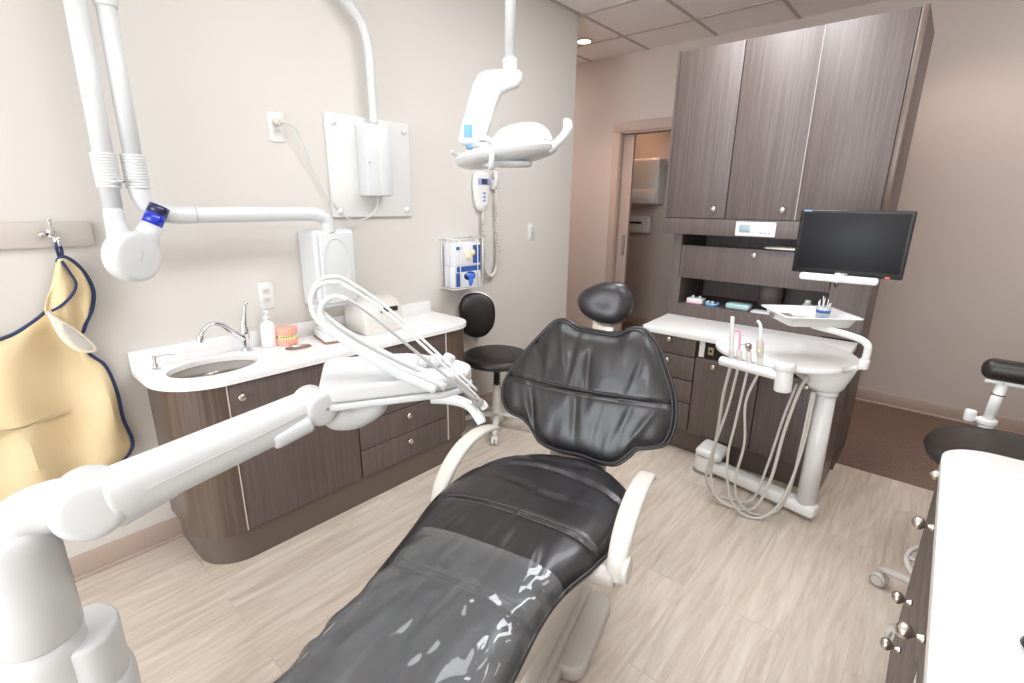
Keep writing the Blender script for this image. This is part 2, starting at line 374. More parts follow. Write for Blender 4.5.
def baseb(name, pts, nrm):
    b = MB(); (x0, y0), (x1, y1) = pts; t = 0.012
    if nrm[0]: b.box(min(x0, x0+nrm[0]*t), max(x0, x0+nrm[0]*t), y0, y1, 0, 0.1, 0.003).box(min(x0, x0+nrm[0]*t*1.8), max(x0, x0+nrm[0]*t*1.8), y0, y1, 0, 0.014, 0.004)
    else: b.box(x0, x1, min(y0, y0+nrm[1]*t), max(y0, y0+nrm[1]*t), 0, 0.1, 0.003).box(x0, x1, min(y0, y0+nrm[1]*t*1.8), max(y0, y0+nrm[1]*t*1.8), 0, 0.014, 0.004)
    struct(name, b, M['rubber_base'])
baseb('baseboard_left', ((XW, -4.5), (XW, 3.41)), (1, 0))
baseb('baseboard_back', ((-1.62, YB), (2.0, YB)), (0, -1))
baseb('baseboard_back_left', ((-4.5, YB), (-2.64, YB)), (0, -1))
baseb('baseboard_far', ((-4.5, 5.6), (-1.2, 5.6)), (0, -1))
baseb('baseboard_right', ((0.78, 1.9), (0.78, 3.2)), (-1, 0))
# pocket door and its casing in the back wall
struct('trim_2', MB().box(-2.632, -2.555, YB-0.018, YB, 0, 2.2, 0.004).box(-1.705, -1.628, YB-0.018, YB, 0, 2.2, 0.004).box(-2.632, -1.628, YB-0.02, YB+0.001, 2.12, 2.21, 0.004)
       .box(-2.56, -2.545, YB-0.005, YB+0.125, 0, 2.12).box(-1.715, -1.7, YB-0.005, YB+0.125, 0, 2.12).box(-2.56, -1.7, YB-0.005, YB+0.125, 2.105, 2.12), M['trim'])
door = struct('door_1', MB().box(-2.9, -2.44, YB+0.045, YB+0.08, 0.01, 2.1, 0.002), M['trim'])
MB().box(-2.49, -2.462, YB+0.03, YB+0.046, 0.96, 1.16, 0.003).build('door_handle', M['midgrey'], door)

# ceiling lights
dl = thing('downlight_fixture', 'small round recessed downlight glowing in the ceiling left of the upper cabinets', 'ceiling light', (-2.647, 3.93, ZC-0.012))
MB().lathe([(0.052, 0.002), (0.075, 0), (0.078, 0.006), (0.072, 0.012)], (-2.647, 3.93, ZC-0.012)).build('trim_ring', M['plastic'], dl)
MB().lathe([(0.054, 0.001), (0.054, 0.005)], (-2.647, 3.93, ZC-0.012)).build('lens', M['glow_warm'], dl)

# ================================================================== LEFT WALL FITTINGS
# coat rail with hook and lead apron
rail = MB().box(XW, XW+0.02, -0.9, 0.371, 1.287, 1.373, 0.006).build('coat_rail', M['rail'])
tag(rail, 'painted taupe wooden rail screwed to the left wall carrying the coat hook', 'rail')
hk = thing('coat_hook', 'double prong chrome coat hook on the taupe rail', 'hook', (XW+0.02, 0.258, 1.31))
MB().lathe([(0.0, 0), (0.013, 0.0), (0.013, 0.004), (0.0, 0.006)], (XW+0.02, 0.258, 1.335), (1, 0, 0), 20, 1.6, 1).build('back_plate', M['chrome'], hk)
MB().tube(catmull([(XW+0.022, 0.258, 1.33), (XW+0.045, 0.258, 1.34), (XW+0.058, 0.256, 1.365), (XW+0.06, 0.255, 1.380)], 6), 0.005).sphere((XW+0.06, 0.255, 1.384), 0.0085).build('upper_prong', M['chrome'], hk)
MB().tube(catmull([(XW+0.022, 0.26, 1.325), (XW+0.035, 0.262, 1.30), (XW+0.06, 0.265, 1.295), (XW+0.068, 0.267, 1.315)], 6), 0.005).sphere((XW+0.068, 0.267, 1.32), 0.008).build('lower_prong', M['chrome'], hk)
pg = MB().sphere((XW+0.03, 0.232, 1.333), 0.011).build('peg', M['nickel'], hk)

ap = thing('lead_apron', 'tan protective apron with navy edging hanging from the hook on the left wall', 'apron', (-2.31, 0.15, 0.4))
def drape(amp, fx, fy, seed):
    def f(x, y, r):
        return amp*(math.sin(x*fx+3*noise.noise(Vector((x*4, y*3, seed))))*0.6+noise.noise(Vector((x*fy, y*fy*0.6, seed+4)))*1.0)*min(1, (1-r)*5)
    return f
main = [(-0.42, 0.93), (-0.2, 0.965), (0.0, 0.985), (0.07, 0.995), (0.123, 1.018), (0.196, 1.072), (0.24, 1.045), (0.27, 0.991), (0.277, 0.905), (0.317, 0.842), (0.333, 0.74), (0.334, 0.62), (0.343, 0.489), (0.25, 0.42), (0.1, 0.41), (-0.05, 0.405), (-0.25, 0.39), (-0.43, 0.42), (-0.46, 0.65)]
MB().pad(main, 0.03, YZ(-2.335), spine=((-0.3, 0.68), (0.2, 0.70)), rings=22, sub=6, disp=drape(0.030, 26, 8, 1), p=8, q=3).build('apron_body', M['apron'], ap)
topf = [(0.256, 1.254), (0.28, 1.250), (0.312, 1.205), (0.326, 1.131), (0.312, 1.07), (0.298, 1.03), (0.272, 0.985), (0.235, 1.0), (0.21, 1.03), (0.19, 1.08), (0.224, 1.164), (0.247, 1.231)]
MB().pad(topf, 0.022, YZ(-2.315), spine=((0.245, 1.08), (0.27, 1.18)), rings=14, sub=6, disp=drape(0.016, 60, 14, 3), p=8, q=3).build('apron_yoke', M['apron'], ap)
fold = [(0.194, 1.075), (0.214, 1.06), (0.262, 1.0), (0.297, 0.94), (0.297, 0.915), (0.265, 0.915), (0.236, 0.935), (0.209, 0.985)]
MB().pad(fold, 0.018, YZ(-2.285), spine=((0.22, 1.02), (0.275, 0.935)), rings=10, sub=6, disp=drape(0.004, 60, 10, 5), p=6, q=3).build('folded_flap', M['apron_in'], ap)
MB().pad([(0.222, 1.035), (0.262, 0.985), (0.288, 0.935), (0.276, 0.928), (0.245, 0.955), (0.222, 1.0)], 0.006, YZ(-2.263), rings=6, sub=5, p=6, q=3).build('fastener_strip', M['grey'], ap)
def yz(x, pts, n=8): return catmull([(x, a, b) for a, b in pts], n)
MB().tube(yz(-2.325, [(-0.2, 0.966), (0.0, 0.986), (0.07, 0.998), (0.123, 1.02), (0.196, 1.074), (0.218, 1.12), (0.235, 1.15)]), 0.006, 8).tube(yz(-2.325, [(0.273, 0.99), (0.28, 0.905), (0.32, 0.842), (0.337, 0.74), (0.338, 0.62), (0.347, 0.489), (0.25, 0.418), (0.1, 0.405), (-0.05, 0.40), (-0.25, 0.388), (-0.43, 0.418)]), 0.0065, 8).build('edge_binding', M['piping'], ap)
MB().tube(yz(-2.305, [(0.251, 1.24), (0.268, 1.258), (0.295, 1.238), (0.318, 1.195), (0.331, 1.131), (0.318, 1.07), (0.295, 1.025), (0.276, 0.985)]), 0.0065, 8).tube(yz(-2.281, [(0.262, 1.245), (0.275, 1.205), (0.285, 1.165), (0.27, 1.13), (0.235, 1.095), (0.205, 1.078)]), 0.0045, 8).build('yoke_binding', M['piping'], ap)
MB().tube(catmull([(-2.315, 0.262, 1.252), (-2.297, 0.258, 1.285), (-2.293, 0.262, 1.306), (-2.30, 0.27, 1.285), (-2.31, 0.268, 1.252)], 6), 0.005, 8).build('hanging_loop', M['piping'], ap)

# outlets and switch
def outlet(y, z, label):
    t = thing('wall_outlet', label, 'outlet', (XW, y, z-0.057), group='white duplex outlets on the left wall')
    MB().box(XW, XW+0.006, y-0.036, y+0.036, z-0.062, z+0.062, 0.003).build('cover_plate', M['plastic'], t)
    for s in (-1, 1):
        rc = MB().prism(rrect(y-0.016, y+0.016, z+s*0.021-0.013, z+s*0.021+0.013, 0.006), 0, 0.003, mtx=YZ(XW+0.006)).build('receptacle', M['cream'], t)
        MB().box(XW+0.0088, XW+0.0095, y-0.007, y-0.004, z+s*0.021-0.002, z+s*0.021+0.007).box(XW+0.0088, XW+0.0095, y+0.004, y+0.007, z+s*0.021-0.002, z+s*0.021+0.006).build('slot', M['midgrey'], rc)
    return t
outlet(1.087, 1.768, 'white wall outlet high on the left wall with a plug and thin cable in it')
outlet(0.954, 1.025, 'white wall outlet above the counter behind the white pump bottle')
sw = thing('light_switch', 'white rocker light switch near the far end of the left wall', 'switch', (XW, 2.91, 1.19))
MB().box(XW, XW+0.006, 2.868, 2.952, 1.19, 1.312, 0.003).build('cover_plate', M['plastic'], sw)
MB().box(XW+0.005, XW+0.011, 2.893, 2.927, 1.215, 1.285, 0.002).build('rocker', M['cream'], sw)
MB().box(XW+0.0105, XW+0.0125, 2.905, 2.915, 1.235, 1.247, 0.001).build('indicator', M['midgrey'], sw)

# wall mounting panel with power box, conduit and cord
pn = thing('mounting_panel', 'white square backing board with round screw caps on the left wall', 'panel', (XW, 1.565, 1.376))
MB().box(XW, XW+0.018, 1.319, 1.808, 1.376, 1.862, 0.003).build('board', M['plastic'], pn)
for (y, z) in ((1.358, 1.822), (1.773, 1.822), (1.773, 1.412), (1.358, 1.405)):
    MB().lathe([(0.0165, 0), (0.0165, 0.004), (0.011, 0.009), (0.0, 0.011)], (XW+0.018, y, z), (1, 0, 0), 20).build('screw_cap', M['plastic'], pn)
pb = thing('power_box', 'narrow white power box on the square backing board with its cord to the outlet', 'box', (XW+0.018, 1.54, 1.48))
MB().box(XW+0.018, XW+0.105, 1.475, 1.618, 1.482, 1.825, 0.006).build('case', M['plastic_cool'], pb)
MB().box(XW+0.05, XW+0.108, 1.548, 1.6195, 1.486, 1.821, 0.003).build('front_cover', M['plastic_cool'], pb)
MB().lathe([(0.004, 0), (0.004, 0.002)], (XW+0.105, 1.49, 1.64), (1, 0, 0), 10).build('screw', M['midgrey'], pb)
cd = MB().tube(catmull([(-2.30, 1.562, 1.826), (-2.30, 1.560, 2.0), (-2.30, 1.556, 2.16), (-2.298, 1.525, 2.27), (-2.296, 1.445, 2.345), (-2.29, 1.36, 2.42), (-2.29, 1.32, 2.58), (-2.29, 1.32, 2.78)], 8), 0.021, 20).build('conduit_pipe', M['plastic_cool'])
tag(cd, 'white bent pipe rising from the power box towards the ceiling', 'pipe')
pc = pb
MB().tube(catmull([(XW+0.045, 1.10, 1.787), (XW+0.05, 1.14, 1.778), (XW+0.035, 1.179, 1.731), (XW+0.02, 1.25, 1.573), (XW+0.022, 1.325, 1.436), (XW+0.03, 1.42, 1.357), (XW+0.045, 1.50, 1.375), (XW+0.055, 1.548, 1.42), (XW+0.06, 1.56, 1.484)], 8), 0.0036, 8).build('cable', M['plastic_cool'], pc)
MB().rcyl((XW+0.0095, 1.087, 1.789), (XW+0.04, 1.092, 1.789), 0.017, 0.006, 20).cyl((XW+0.035, 1.092, 1.789), (XW+0.048, 1.104, 1.786), 0.010, 0.005, 16).build('plug', M['cream'], pc)

# ------------------------------------------------------------------ wall mounted x-ray arm
xr = thing('wall_xray_unit', 'white wall-mounted x-ray machine with folded tube arms and a round head with blue cone', 'x-ray machine', (-2.25, 1.2, 0.95))
# control cabinet
MB().box(XW, -2.19, 1.128, 1.335, 0.955, 1.325, 0.02, seg=4).build('control_cabinet', M['plastic_cool'], xr)
cc = MB().box(-2.19, -2.172, 1.145, 1.32, 0.98, 1.315, 0.008, seg=3).build('cabinet_cover', M['plastic_cool'], xr)
MB().tube([(-2.171, 1.222+0.068*math.cos(a), 1.165+0.12*math.sin(a)) for a in (2*PI*k/48 for k in range(48))], 0.0022, 6, closed=True).build('oval_rim', M['plastic_cool'], cc)
MB().tube(catmull([(-2.20, 0.62, 1.397), (-2.20, 0.9, 1.397), (-2.20, 1.10, 1.397), (-2.20, 1.165, 1.39), (-2.20, 1.202, 1.366), (-2.20, 1.21, 1.31)], 8), 0.031, 24).build('horizontal_arm', M['plastic_cool'], xr)
MB().tube(catmull([(-2.20, 0.665, 1.397), (-2.20, 0.59, 1.398), (-2.20, 0.53, 1.418), (-2.20, 0.503, 1.47), (-2.20, 0.50, 1.56)], 8), 0.0325, 24).build('elbow', M['plastic_cool'], xr)
MB().cyl((-2.20, 0.50, 1.49), (-2.20, 0.505, 2.18), 0.028, 0.028).rcyl((-2.20, 0.505, 2.05), (-2.20, 0.505, 2.30), 0.034, 0.008).build('vertical_tube', M['plastic_cool'], xr)
MB().cyl((-2.20, 0.416, 1.34), (-2.20, 0.428, 2.25), 0.028, 0.031).build('vertical_tube', M['plastic_cool'], xr)
for yy in (0.418, 0.50):
    c = MB()
    for k in range(12): z = 1.488+k*0.0095; c.lathe([(0.0345, 0), (0.036, 0.002), (0.036, 0.0065), (0.0345, 0.0095)], (-2.20, yy, z), seg=32)
    c.build('ribbed_collar', M['plastic_cool'], xr)
MB().cyl((-2.165, 0.42, 1.51), (-2.165, 0.46, 1.51), 0.007, seg=12).build('tube_link', M['chrome'], xr)
MB().box(-2.245, -2.155, 0.385, 0.54, 2.24, 2.36, 0.04, seg=4).build('top_knuckle', M['plastic_cool'], xr)
# head: drum turned towards the chair, neck up and cone
ax = Vector((0.87, 0.42, 0.0)).normalized(); hd = Vector((-2.095, 0.446, 1.260))
MB().rcyl(hd-ax*0.075, hd, 0.088, 0.022, 48).build('tube_head', M['plastic_cool'], xr)
MB().tube(catmull([(-2.20, 0.416, 1.42), (-2.195, 0.414, 1.37), (-2.17, 0.412, 1.33), (-2.15, 0.41, 1.30)], 6), [0.029, 0.032, 0.042], 24).build('neck', M['plastic_cool'], xr)
cdir = Vector((0.0, 0.48, 0.877)).normalized(); c0 = Vector((-2.165, 0.455, 1.262))
MB().tube([c0, c0+cdir*0.05, c0+cdir*0.085, c0+cdir*0.118], [0.040, 0.046, 0.038, 0.034], 32).build('cone_base', M['plastic_cool'], xr)
MB().cyl(c0+cdir*0.117, c0+cdir*0.158, 0.033, 0.033).build('cone_ring', M['blue'], xr)
MB().cyl(c0+cdir*0.158, c0+cdir*0.190, 0.033, 0.033).lathe([(0.033, 0), (0.028, 0.0), (0.026, -0.03), (0.0, -0.031)], c0+cdir*0.190, cdir).build('cone_tip', M['navy'], xr)
pf = hd+ax*0.0005; tx = Vector((0, 0, 1)).cross(ax).normalized(); up_ = Vector((0, 0, 1))
MB().tube([pf-tx*0.002-up_*0.018, pf+tx*0.014+up_*0.018], 0.0012, 6).build('emblem_slash', M['grey'], xr)

# ------------------------------------------------------------------ shade controller / remote with coiled cord
ph = thing('wall_handset', 'white oval wall controller with small display and looped coiled cord', 'controller', (XW, 2.38, 1.40))
MB().pad([(2.315, 1.44), (2.345, 1.405), (2.385, 1.405), (2.415, 1.44), (2.432, 1.52), (2.435, 1.60), (2.425, 1.64), (2.375, 1.648), (2.315, 1.64), (2.297, 1.60), (2.298, 1.52)], 0.030, YZ(XW+0.014), spine=((2.37, 1.47), (2.37, 1.60)), p=5, q=2.5).build('body', M['plastic'], ph)
b = MB().box(XW+0.042, XW+0.0455, 2.315, 2.425, 1.565, 1.605, 0.001).build('display_bezel', M['label_lav'], ph)
MB().box(XW+0.0445, XW+0.047, 2.345, 2.397, 1.568, 1.602).build('display', M['lcd_dark'], b)
for z in (1.515, 1.492, 1.469): MB().lathe([(0.010, 0), (0.010, 0.003)], (XW+0.041, 2.37, z), (1, 0, 0), 16, 0.6, 1.5).build('button', M['label_lav'], ph)
MB().lathe([(0.005, 0), (0.005, 0.004)], (XW+0.040, 2.37, 1.435), (1, 0, 0), 12).build('button', M['label_lav'], ph)
MB().box(XW, XW+0.03, 2.47, 2.515, 1.54, 1.60, 0.006).cyl((XW+0.035, 2.488, 1.55), (XW+0.035, 2.49, 1.655), 0.011, seg=14).build('cradle', M['plastic'], ph)
path = catmull([(XW+0.03, 2.375, 1.41), (XW+0.03, 2.372, 1.33), (XW+0.03, 2.374, 1.2), (XW+0.03, 2.378, 1.08), (XW+0.03, 2.40, 1.0), (XW+0.03, 2.446, 0.972), (XW+0.03, 2.492, 1.01), (XW+0.03, 2.507, 1.1), (XW+0.03, 2.506, 1.25), (XW+0.03, 2.50, 1.42), (XW+0.03, 2.492, 1.55)], 60)
coil = []
for i, p in enumerate(path):
    a = i*0.9; q = 0.0095 if 30 < i < len(path)-40 else 0.003
    t = (path[min(i+1, len(path)-1)]-path[max(i-1, 0)]).normalized(); n1 = Vector((1, 0, 0)); n2 = t.cross(n1)
    coil.append(p+n1*math.cos(a)*q+n2*math.sin(a)*q)
MB().tube(coil, 0.0048, 6).build('coiled_cord', M['cream'], ph)

# glove box rack
rk = thing('glove_rack', 'white wire rack holding two glove boxes on the left wall', 'rack', (XW, 2.1, 0.93))
rkb = MB(); X0, X1 = XW+0.006, XW+0.125; Y0, Y1 = 2.03, 2.27
ZL, ZH = 0.935, 1.24
for z in (ZL, ZH): rkb.tube([(X0, Y0, z), (X1, Y0, z), (X1, Y1, z), (X0, Y1, z)], 0.0035, 8)
for (x, y) in ((X1, Y0), (X1, Y0+0.045), (X1, Y1-0.045), (X1, Y1), (X0, Y0), (X0, Y1), (X1-0.06, Y0), (X1-0.06, Y1)): rkb.tube([(x, y, ZL), (x, y, ZH)], 0.0035, 8)
for y in (Y0, Y0+0.08, Y0+0.16, Y1): rkb.tube([(X0, y, ZL), (X1, y, ZL)], 0.0035, 8)
for z in (ZL, ZH): rkb.tube([(X0, Y0-0.02, z), (X0, Y1+0.02, z)], 0.004, 8)
rkb.build('wire_frame', M['plastic'], rk)
def glovebox(z0, z1, label, top, gm, nm):
    t = thing('glove_box', label, 'box', (XW+0.06, 2.15, z0))
    MB().box(X0+0.006, X1-0.008, Y0+0.012, Y1-0.012, z0, z1, 0.003).build('carton', M['carton'], t)
    xf = X1-0.0078
    if top:
        MB().box(xf, xf+0.001, 2.19, 2.256, z0+0.01, z1-0.015).build('printed_panel', M['label_blue'], t)
        MB().box(xf, xf+0.001, 2.05, 2.09, z1-0.04, z1-0.02).build('printed_mark', M['label_blue'], t)
        MB().lathe([(0.05, 0), (0.05, 0.0015)], (xf, 2.165, z0+0.075), (1, 0, 0), 32, 0.55, 1).build('opening', M['amber'], t)
    else:
        MB().box(xf, xf+0.001, 2.05, 2.256, z1-0.035, z1-0.002).build('printed_band', M['label_blue'], t)
        MB().box(xf, xf+0.001, 2.045, 2.075, z0+0.01, z1-0.04).build('printed_panel', M['label_blue'], t)
        MB().lathe([(0.05, 0), (0.05, 0.0015)], (xf, 2.16, z0+0.07), (1, 0, 0), 32, 0.55, 1).build('opening', M['navy'], t)
    gz = z0+0.078
    MB().pad([(2.12, gz+0.01), (2.15, gz+0.022), (2.19, gz+0.018), (2.205, gz), (2.185, gz-0.02), (2.18, gz-0.055), (2.165, gz-0.06), (2.155, gz-0.03), (2.135, gz-0.045), (2.12, gz-0.02)] if top else
             [(2.13, gz), (2.16, gz+0.012), (2.20, gz), (2.185, gz-0.018), (2.178, gz-0.055), (2.165, gz-0.075), (2.15, gz-0.055), (2.148, gz-0.02)], 0.014, YZ(xf+0.001), rings=6, sub=4,
             disp=lambda x, y, r: 0.004*math.sin(x*160+y*90)).build('glove', gm, t)
glovebox(0.94, 1.075, 'lower glove box with a blue glove poking out of its dark opening', False, M['glove_blue'], 0)
glovebox(1.077, 1.215, 'upper glove box with a cream glove poking out of its oval opening', True, M['glove_cream'], 0)

# ================================================================== SINK CABINET ALONG THE LEFT WALL
XF = -1.957
def knob(mb, c, ax=(1, 0, 0), s=1.0):
    mb.lathe([(0.006*s, 0), (0.0055*s, 0.010*s), (0.0085*s, 0.013*s), (0.0145*s, 0.017*s), (0.0155*s, 0.023*s), (0.012*s, 0.0275*s), (0.0, 0.0285*s)], c, ax, 18); return mb
sc_ = thing('sink_cabinet', 'dark wood-grain base cabinet along the left wall with rounded ends under the white counter', 'cabinet', (-2.14, 1.17, 0))
body = rrect(XW+0.005, XF-0.019, 0.452, 1.895, (0.12, 0, 0, 0.16), 12)
MB().prism(body, 0.13, 0.60).build('carcass', M['blackhole'], sc_)
MB().prism(rrect(XW+0.005, XF-0.012, 0.462, 1.885, (0.12, 0, 0, 0.16), 12), 0, 0.136).build('plinth', M['kick'], sc_)
def arcpanel(name, poly, z0, z1, m):
    """curved panel following the rounded cabinet corner; poly is the outer path"""
    P = poly; n = len(P); inner = []
    for i in range(n):
        a = Vector(P[max(i-1, 0)]); c = Vector(P[min(i+1, n-1)]); t = (c-a).normalized(); nn = Vector((-t.y, t.x)); inner.append(tuple(Vector(P[i])+nn*0.018))
    MB().prism(list(P)+inner[::-1], z0, z1).build(name, m, sc_)
fr = [(XF, 0.592)]
for k in range(13): t = R(90*k/12); fr.append((XF-0.16+0.16*math.cos(t), 0.45+0.16-0.16*math.sin(t)-0.0))
fr = [(XF, 0.602)] + [(XF-0.16+0.16*math.cos(R(90*k/12)), 0.598-0.16*math.sin(R(90*k/12))) for k in range(13)] + [(XW+0.005, 0.438)]
arcpanel('curved_end_panel', fr[::-1], 0.142, 0.776, M['wood_gloss'])
fr2 = [(XW+0.005, 1.902)]+[(XF-0.12+0.12*math.sin(R(90*k/12)), 1.782+0.12*math.cos(R(90*k/12))) for k in range(13)]+[(XF, 1.706)]
arcpanel('curved_end_panel', fr2[::-1], 0.142, 0.776, M['wood_gloss'])
MB().box(XF-0.018, XF+0.002, 0.602, 0.6065, 0.142, 0.776).build('edge_strip', M['edge'], sc_)
MB().box(XF-0.018, XF+0.002, 1.699, 1.7055, 0.142, 0.776).build('edge_strip', M['edge'], sc_)
d1 = MB().box(XF-0.018, XF, 0.609, 1.139, 0.142, 0.772, 0.0015).build('cabinet_door', M['wood'], sc_)
knob(MB(), (XF, 0.648, 0.722)).build('knob', M['nickel'], d1)
for z0, z1 in ((0.142, 0.284), (0.288, 0.428), (0.432, 0.595), (0.599, 0.772)):
    d = MB().box(XF-0.018, XF, 1.145, 1.696, z0, z1, 0.0015).build('drawer_front', M['wood'], sc_)
    knob(MB(), (XF, 1.424, (z0+z1)/2+0.03)).build('knob', M['nickel'], d)
# counter with sink cut-out
ctr = thing('sink_counter', 'white quartz counter on the sink cabinet with round cut-outs and low backsplash', 'counter', (-2.14, 1.17, 0.779))
SX, SY, SA, SB = -2.166, 0.637, 0.120, 0.165
HX, HY = -2.180, 0.998
outer = rrect(XW, -1.945, 0.398, 1.935, (0.16, 0.02, 0.01, 0.22), 14)
MB().prism(outer, 0.779, 0.80, holes=[ell(SX, SY, SA, SB, 64)[::-1], ell(HX, HY, 0.047, 0.06, 32)[::-1]]).build('top', M['quartz'], ctr)
MB().box(XW, XW+0.02, 0.398, 1.917, 0.80, 0.872, 0.002).build('backsplash', M['quartz'], ctr)
sk = thing('sink_basin', 'oval stainless steel sink bowl set into the white counter', 'sink', (SX, SY, 0.64))
prof = [(1.05, 0.0), (1.02, -0.0005), (1.015, -0.006), (0.99, -0.07), (0.955, -0.115), (0.86, -0.142), (0.6, -0.150), (0.12, -0.154), (0.0001, -0.154)]
MB().lathe([(a*SB, z) for a, z in prof], (SX, SY, 0.7785), seg=64, sx=SA/SB, sy=1).build('bowl', M['steel'], sk)
MB().lathe([(0.022, 0.0), (0.020, 0.004), (0.008, 0.003), (0, 0.003)], (SX, SY, 0.6255)).build('drain', M['chrome'], sk)
tr_ = thing('waste_chute_ring', 'small oval steel waste chute hole in the counter right of the sink', 'chute', (HX, HY, 0.7))
MB().lathe([(0.062, 0.0), (0.06, 0.0022), (0.057, 0.001), (0.055, -0.05), (0.052, -0.1)], (HX, HY, 0.7985), seg=32, sx=0.78, sy=1).build('steel_ring', M['steel'], tr_)
MB().lathe([(0.052, 0), (0.0001, 0)], (HX, HY, 0.70), seg=32, sx=0.78).build('chute_floor', M['blackhole'], tr_)
# faucet
def FT():
    m = MB(); m.off = Matrix.Translation((-0.008, 0.012, 0)) @ Matrix.Translation((0, 0, 0.8)) @ Matrix.Scale(0.9, 4, (0, 0, 1)) @ Matrix.Translation((0, 0, -0.8)); return m
fc = thing('faucet', 'curved chrome faucet with a tall lever handle behind the oval sink', 'faucet', (-2.285, 0.80, 0.80))
FT().lathe([(0.026, 0), (0.026, 0.004), (0.017, 0.010), (0.014, 0.03), (0.017, 0.05), (0.021, 0.085), (0.020, 0.11), (0.012, 0.135), (0.009, 0.15)], (-2.285, 0.803, 0.80)).build('body', M['chrome'], fc)
FT().tube(catmull([(-2.284, 0.795, 0.865), (-2.275, 0.765, 0.895), (-2.262, 0.735, 0.925), (-2.25, 0.705, 0.958), (-2.238, 0.665, 0.972), (-2.228, 0.63, 0.955), (-2.223, 0.612, 0.925)], 8), [0.016, 0.013, 0.0115, 0.0105, 0.0105], 20).lathe([(0.0135, 0), (0.0145, 0.012), (0.0135, 0.028)], (-2.2205, 0.607, 0.902), (-0.06, 0.2, 0.98)).build('spout', M['chrome'], fc)
FT().tube(catmull([(-2.286, 0.806, 0.93), (-2.29, 0.812, 0.97), (-2.294, 0.820, 1.01), (-2.297, 0.826, 1.03)], 6), [0.013, 0.008, 0.0065], 16).sphere((-2.298, 0.828, 1.035), 0.012).build('lever_handle', M['chrome'], fc)
def PT():
    m = MB(); m.off = Matrix.Translation((-2.285, 0.467, 0.8)) @ Matrix.Scale(0.75, 4) @ Matrix.Translation((2.265, -0.475, -0.8)); return m
sp = thing('soap_pump', 'short chrome soap pump with long spout at the left end of the counter', 'soap pump', (-2.265, 0.475, 0.80))
PT().lathe([(0.022, 0), (0.022, 0.006), (0.013, 0.012), (0.012, 0.035), (0.008, 0.038), (0.0075, 0.052), (0.011, 0.056), (0.011, 0.070), (0.006, 0.076), (0, 0.077)], (-2.265, 0.475, 0.80)).build('pump_body', M['chrome'], sp)
PT().tube(catmull([(-2.265, 0.475, 0.866), (-2.255, 0.505, 0.871), (-2.238, 0.548, 0.872), (-2.232, 0.565, 0.868)], 6), [0.006, 0.005, 0.004], 10).build('spout', M['chrome'], sp)
# pump bottle
bt = thing('pump_bottle', 'white plastic pump bottle on the counter beside the faucet', 'bottle', (-2.295, 0.917, 0.80))
MB().lathe([(0.030, 0), (0.034, 0.006), (0.035, 0.05), (0.0345, 0.09), (0.028, 0.108), (0.015, 0.118), (0.013, 0.128)], (-2.295, 0.917, 0.80)).build('bottle', M['plastic'], bt)
MB().lathe([(0.014, 0), (0.014, 0.016), (0.005, 0.018), (0.005, 0.034), (0.012, 0.036), (0.012, 0.044), (0.0, 0.047)], (-2.295, 0.917, 0.926)).tube([(-2.295, 0.917, 0.966), (-2.27, 0.915, 0.965), (-2.262, 0.912, 0.958)], 0.0045, 8).build('pump', M['plastic'], bt)
# teeth model
tm = thing('teeth_model', 'pink demonstration model of jaws with cream teeth on the counter', 'dental model', (-2.268, 0.988, 0.80))
u = [(0.036*math.cos(R(a))*1.15, 0.045*math.sin(R(a))) for a in range(-100, 101, 10)]
def jaw(z0, z1, nm, parent):
    pts = ell(0, 0, 0.043, 0.048, 36); pts = [(max(p[0], -0.028), p[1]) for p in pts]
    return MB().prism(pts, z0, z1, b=0.006, mtx=Matrix.Translation((-2.268, 0.988, 0.8)) @ Matrix.Rotation(R(-35), 4, 'Z'), seg=3).build(nm, M['pinkgum'], parent)
lj = jaw(0.0, 0.032, 'lower_jaw', tm); uj = jaw(0.05, 0.085, 'upper_jaw', tm)
MB().box(-0.035, -0.02, -0.03, 0.03, 0.015, 0.07, 0.004, mtx=Matrix.Translation((-2.268, 0.988, 0.8)) @ Matrix.Rotation(R(-35), 4, 'Z')).build('hinge', M['pinkgum'], tm)
for (z, jj) in ((0.0345, lj), (0.0485, uj)):
    for k in range(11):
        a = R(-75+15*k)
        p = Matrix.Rotation(R(-35), 4, 'Z') @ Vector((0.036*math.cos(a), 0.041*math.sin(a), 0))
        MB().sphere((-2.268+p.x, 0.988+p.y, 0.8+z), 0.0062, (0.8, 0.8, 1.25), 10).build('tooth', M['teeth'], jj)
p = Matrix.Rotation(R(-35), 4, 'Z') @ Vector((0.02, -0.040, 0)); MB().sphere((-2.268+p.x, 0.988+p.y, 0.84), 0.008, (1, 1, 0.8), 12).build('red_spot', M['red'], tm)
# low white device (charger base)
ch = thing('storage_case', 'low white rectangular case with brown underside on the counter below the x-ray cabinet', 'case', (-2.21, 1.175, 0.80), R(-12))
MB().box(-0.085, 0.10, -0.055, 0.055, 0, 0.010, 0.002).build('base', mat('brown_base', (150, 112, 92), 0.5), ch, world=False)
MB().box(-0.085, 0.10, -0.055, 0.055, 0.010, 0.045, 0.006).build('case', M['plastic'], ch, world=False)
MB().box(-0.085, 0.09, -0.045, 0.045, 0.045, 0.056, 0.005).build('lid', M['plastic'], ch, world=False)
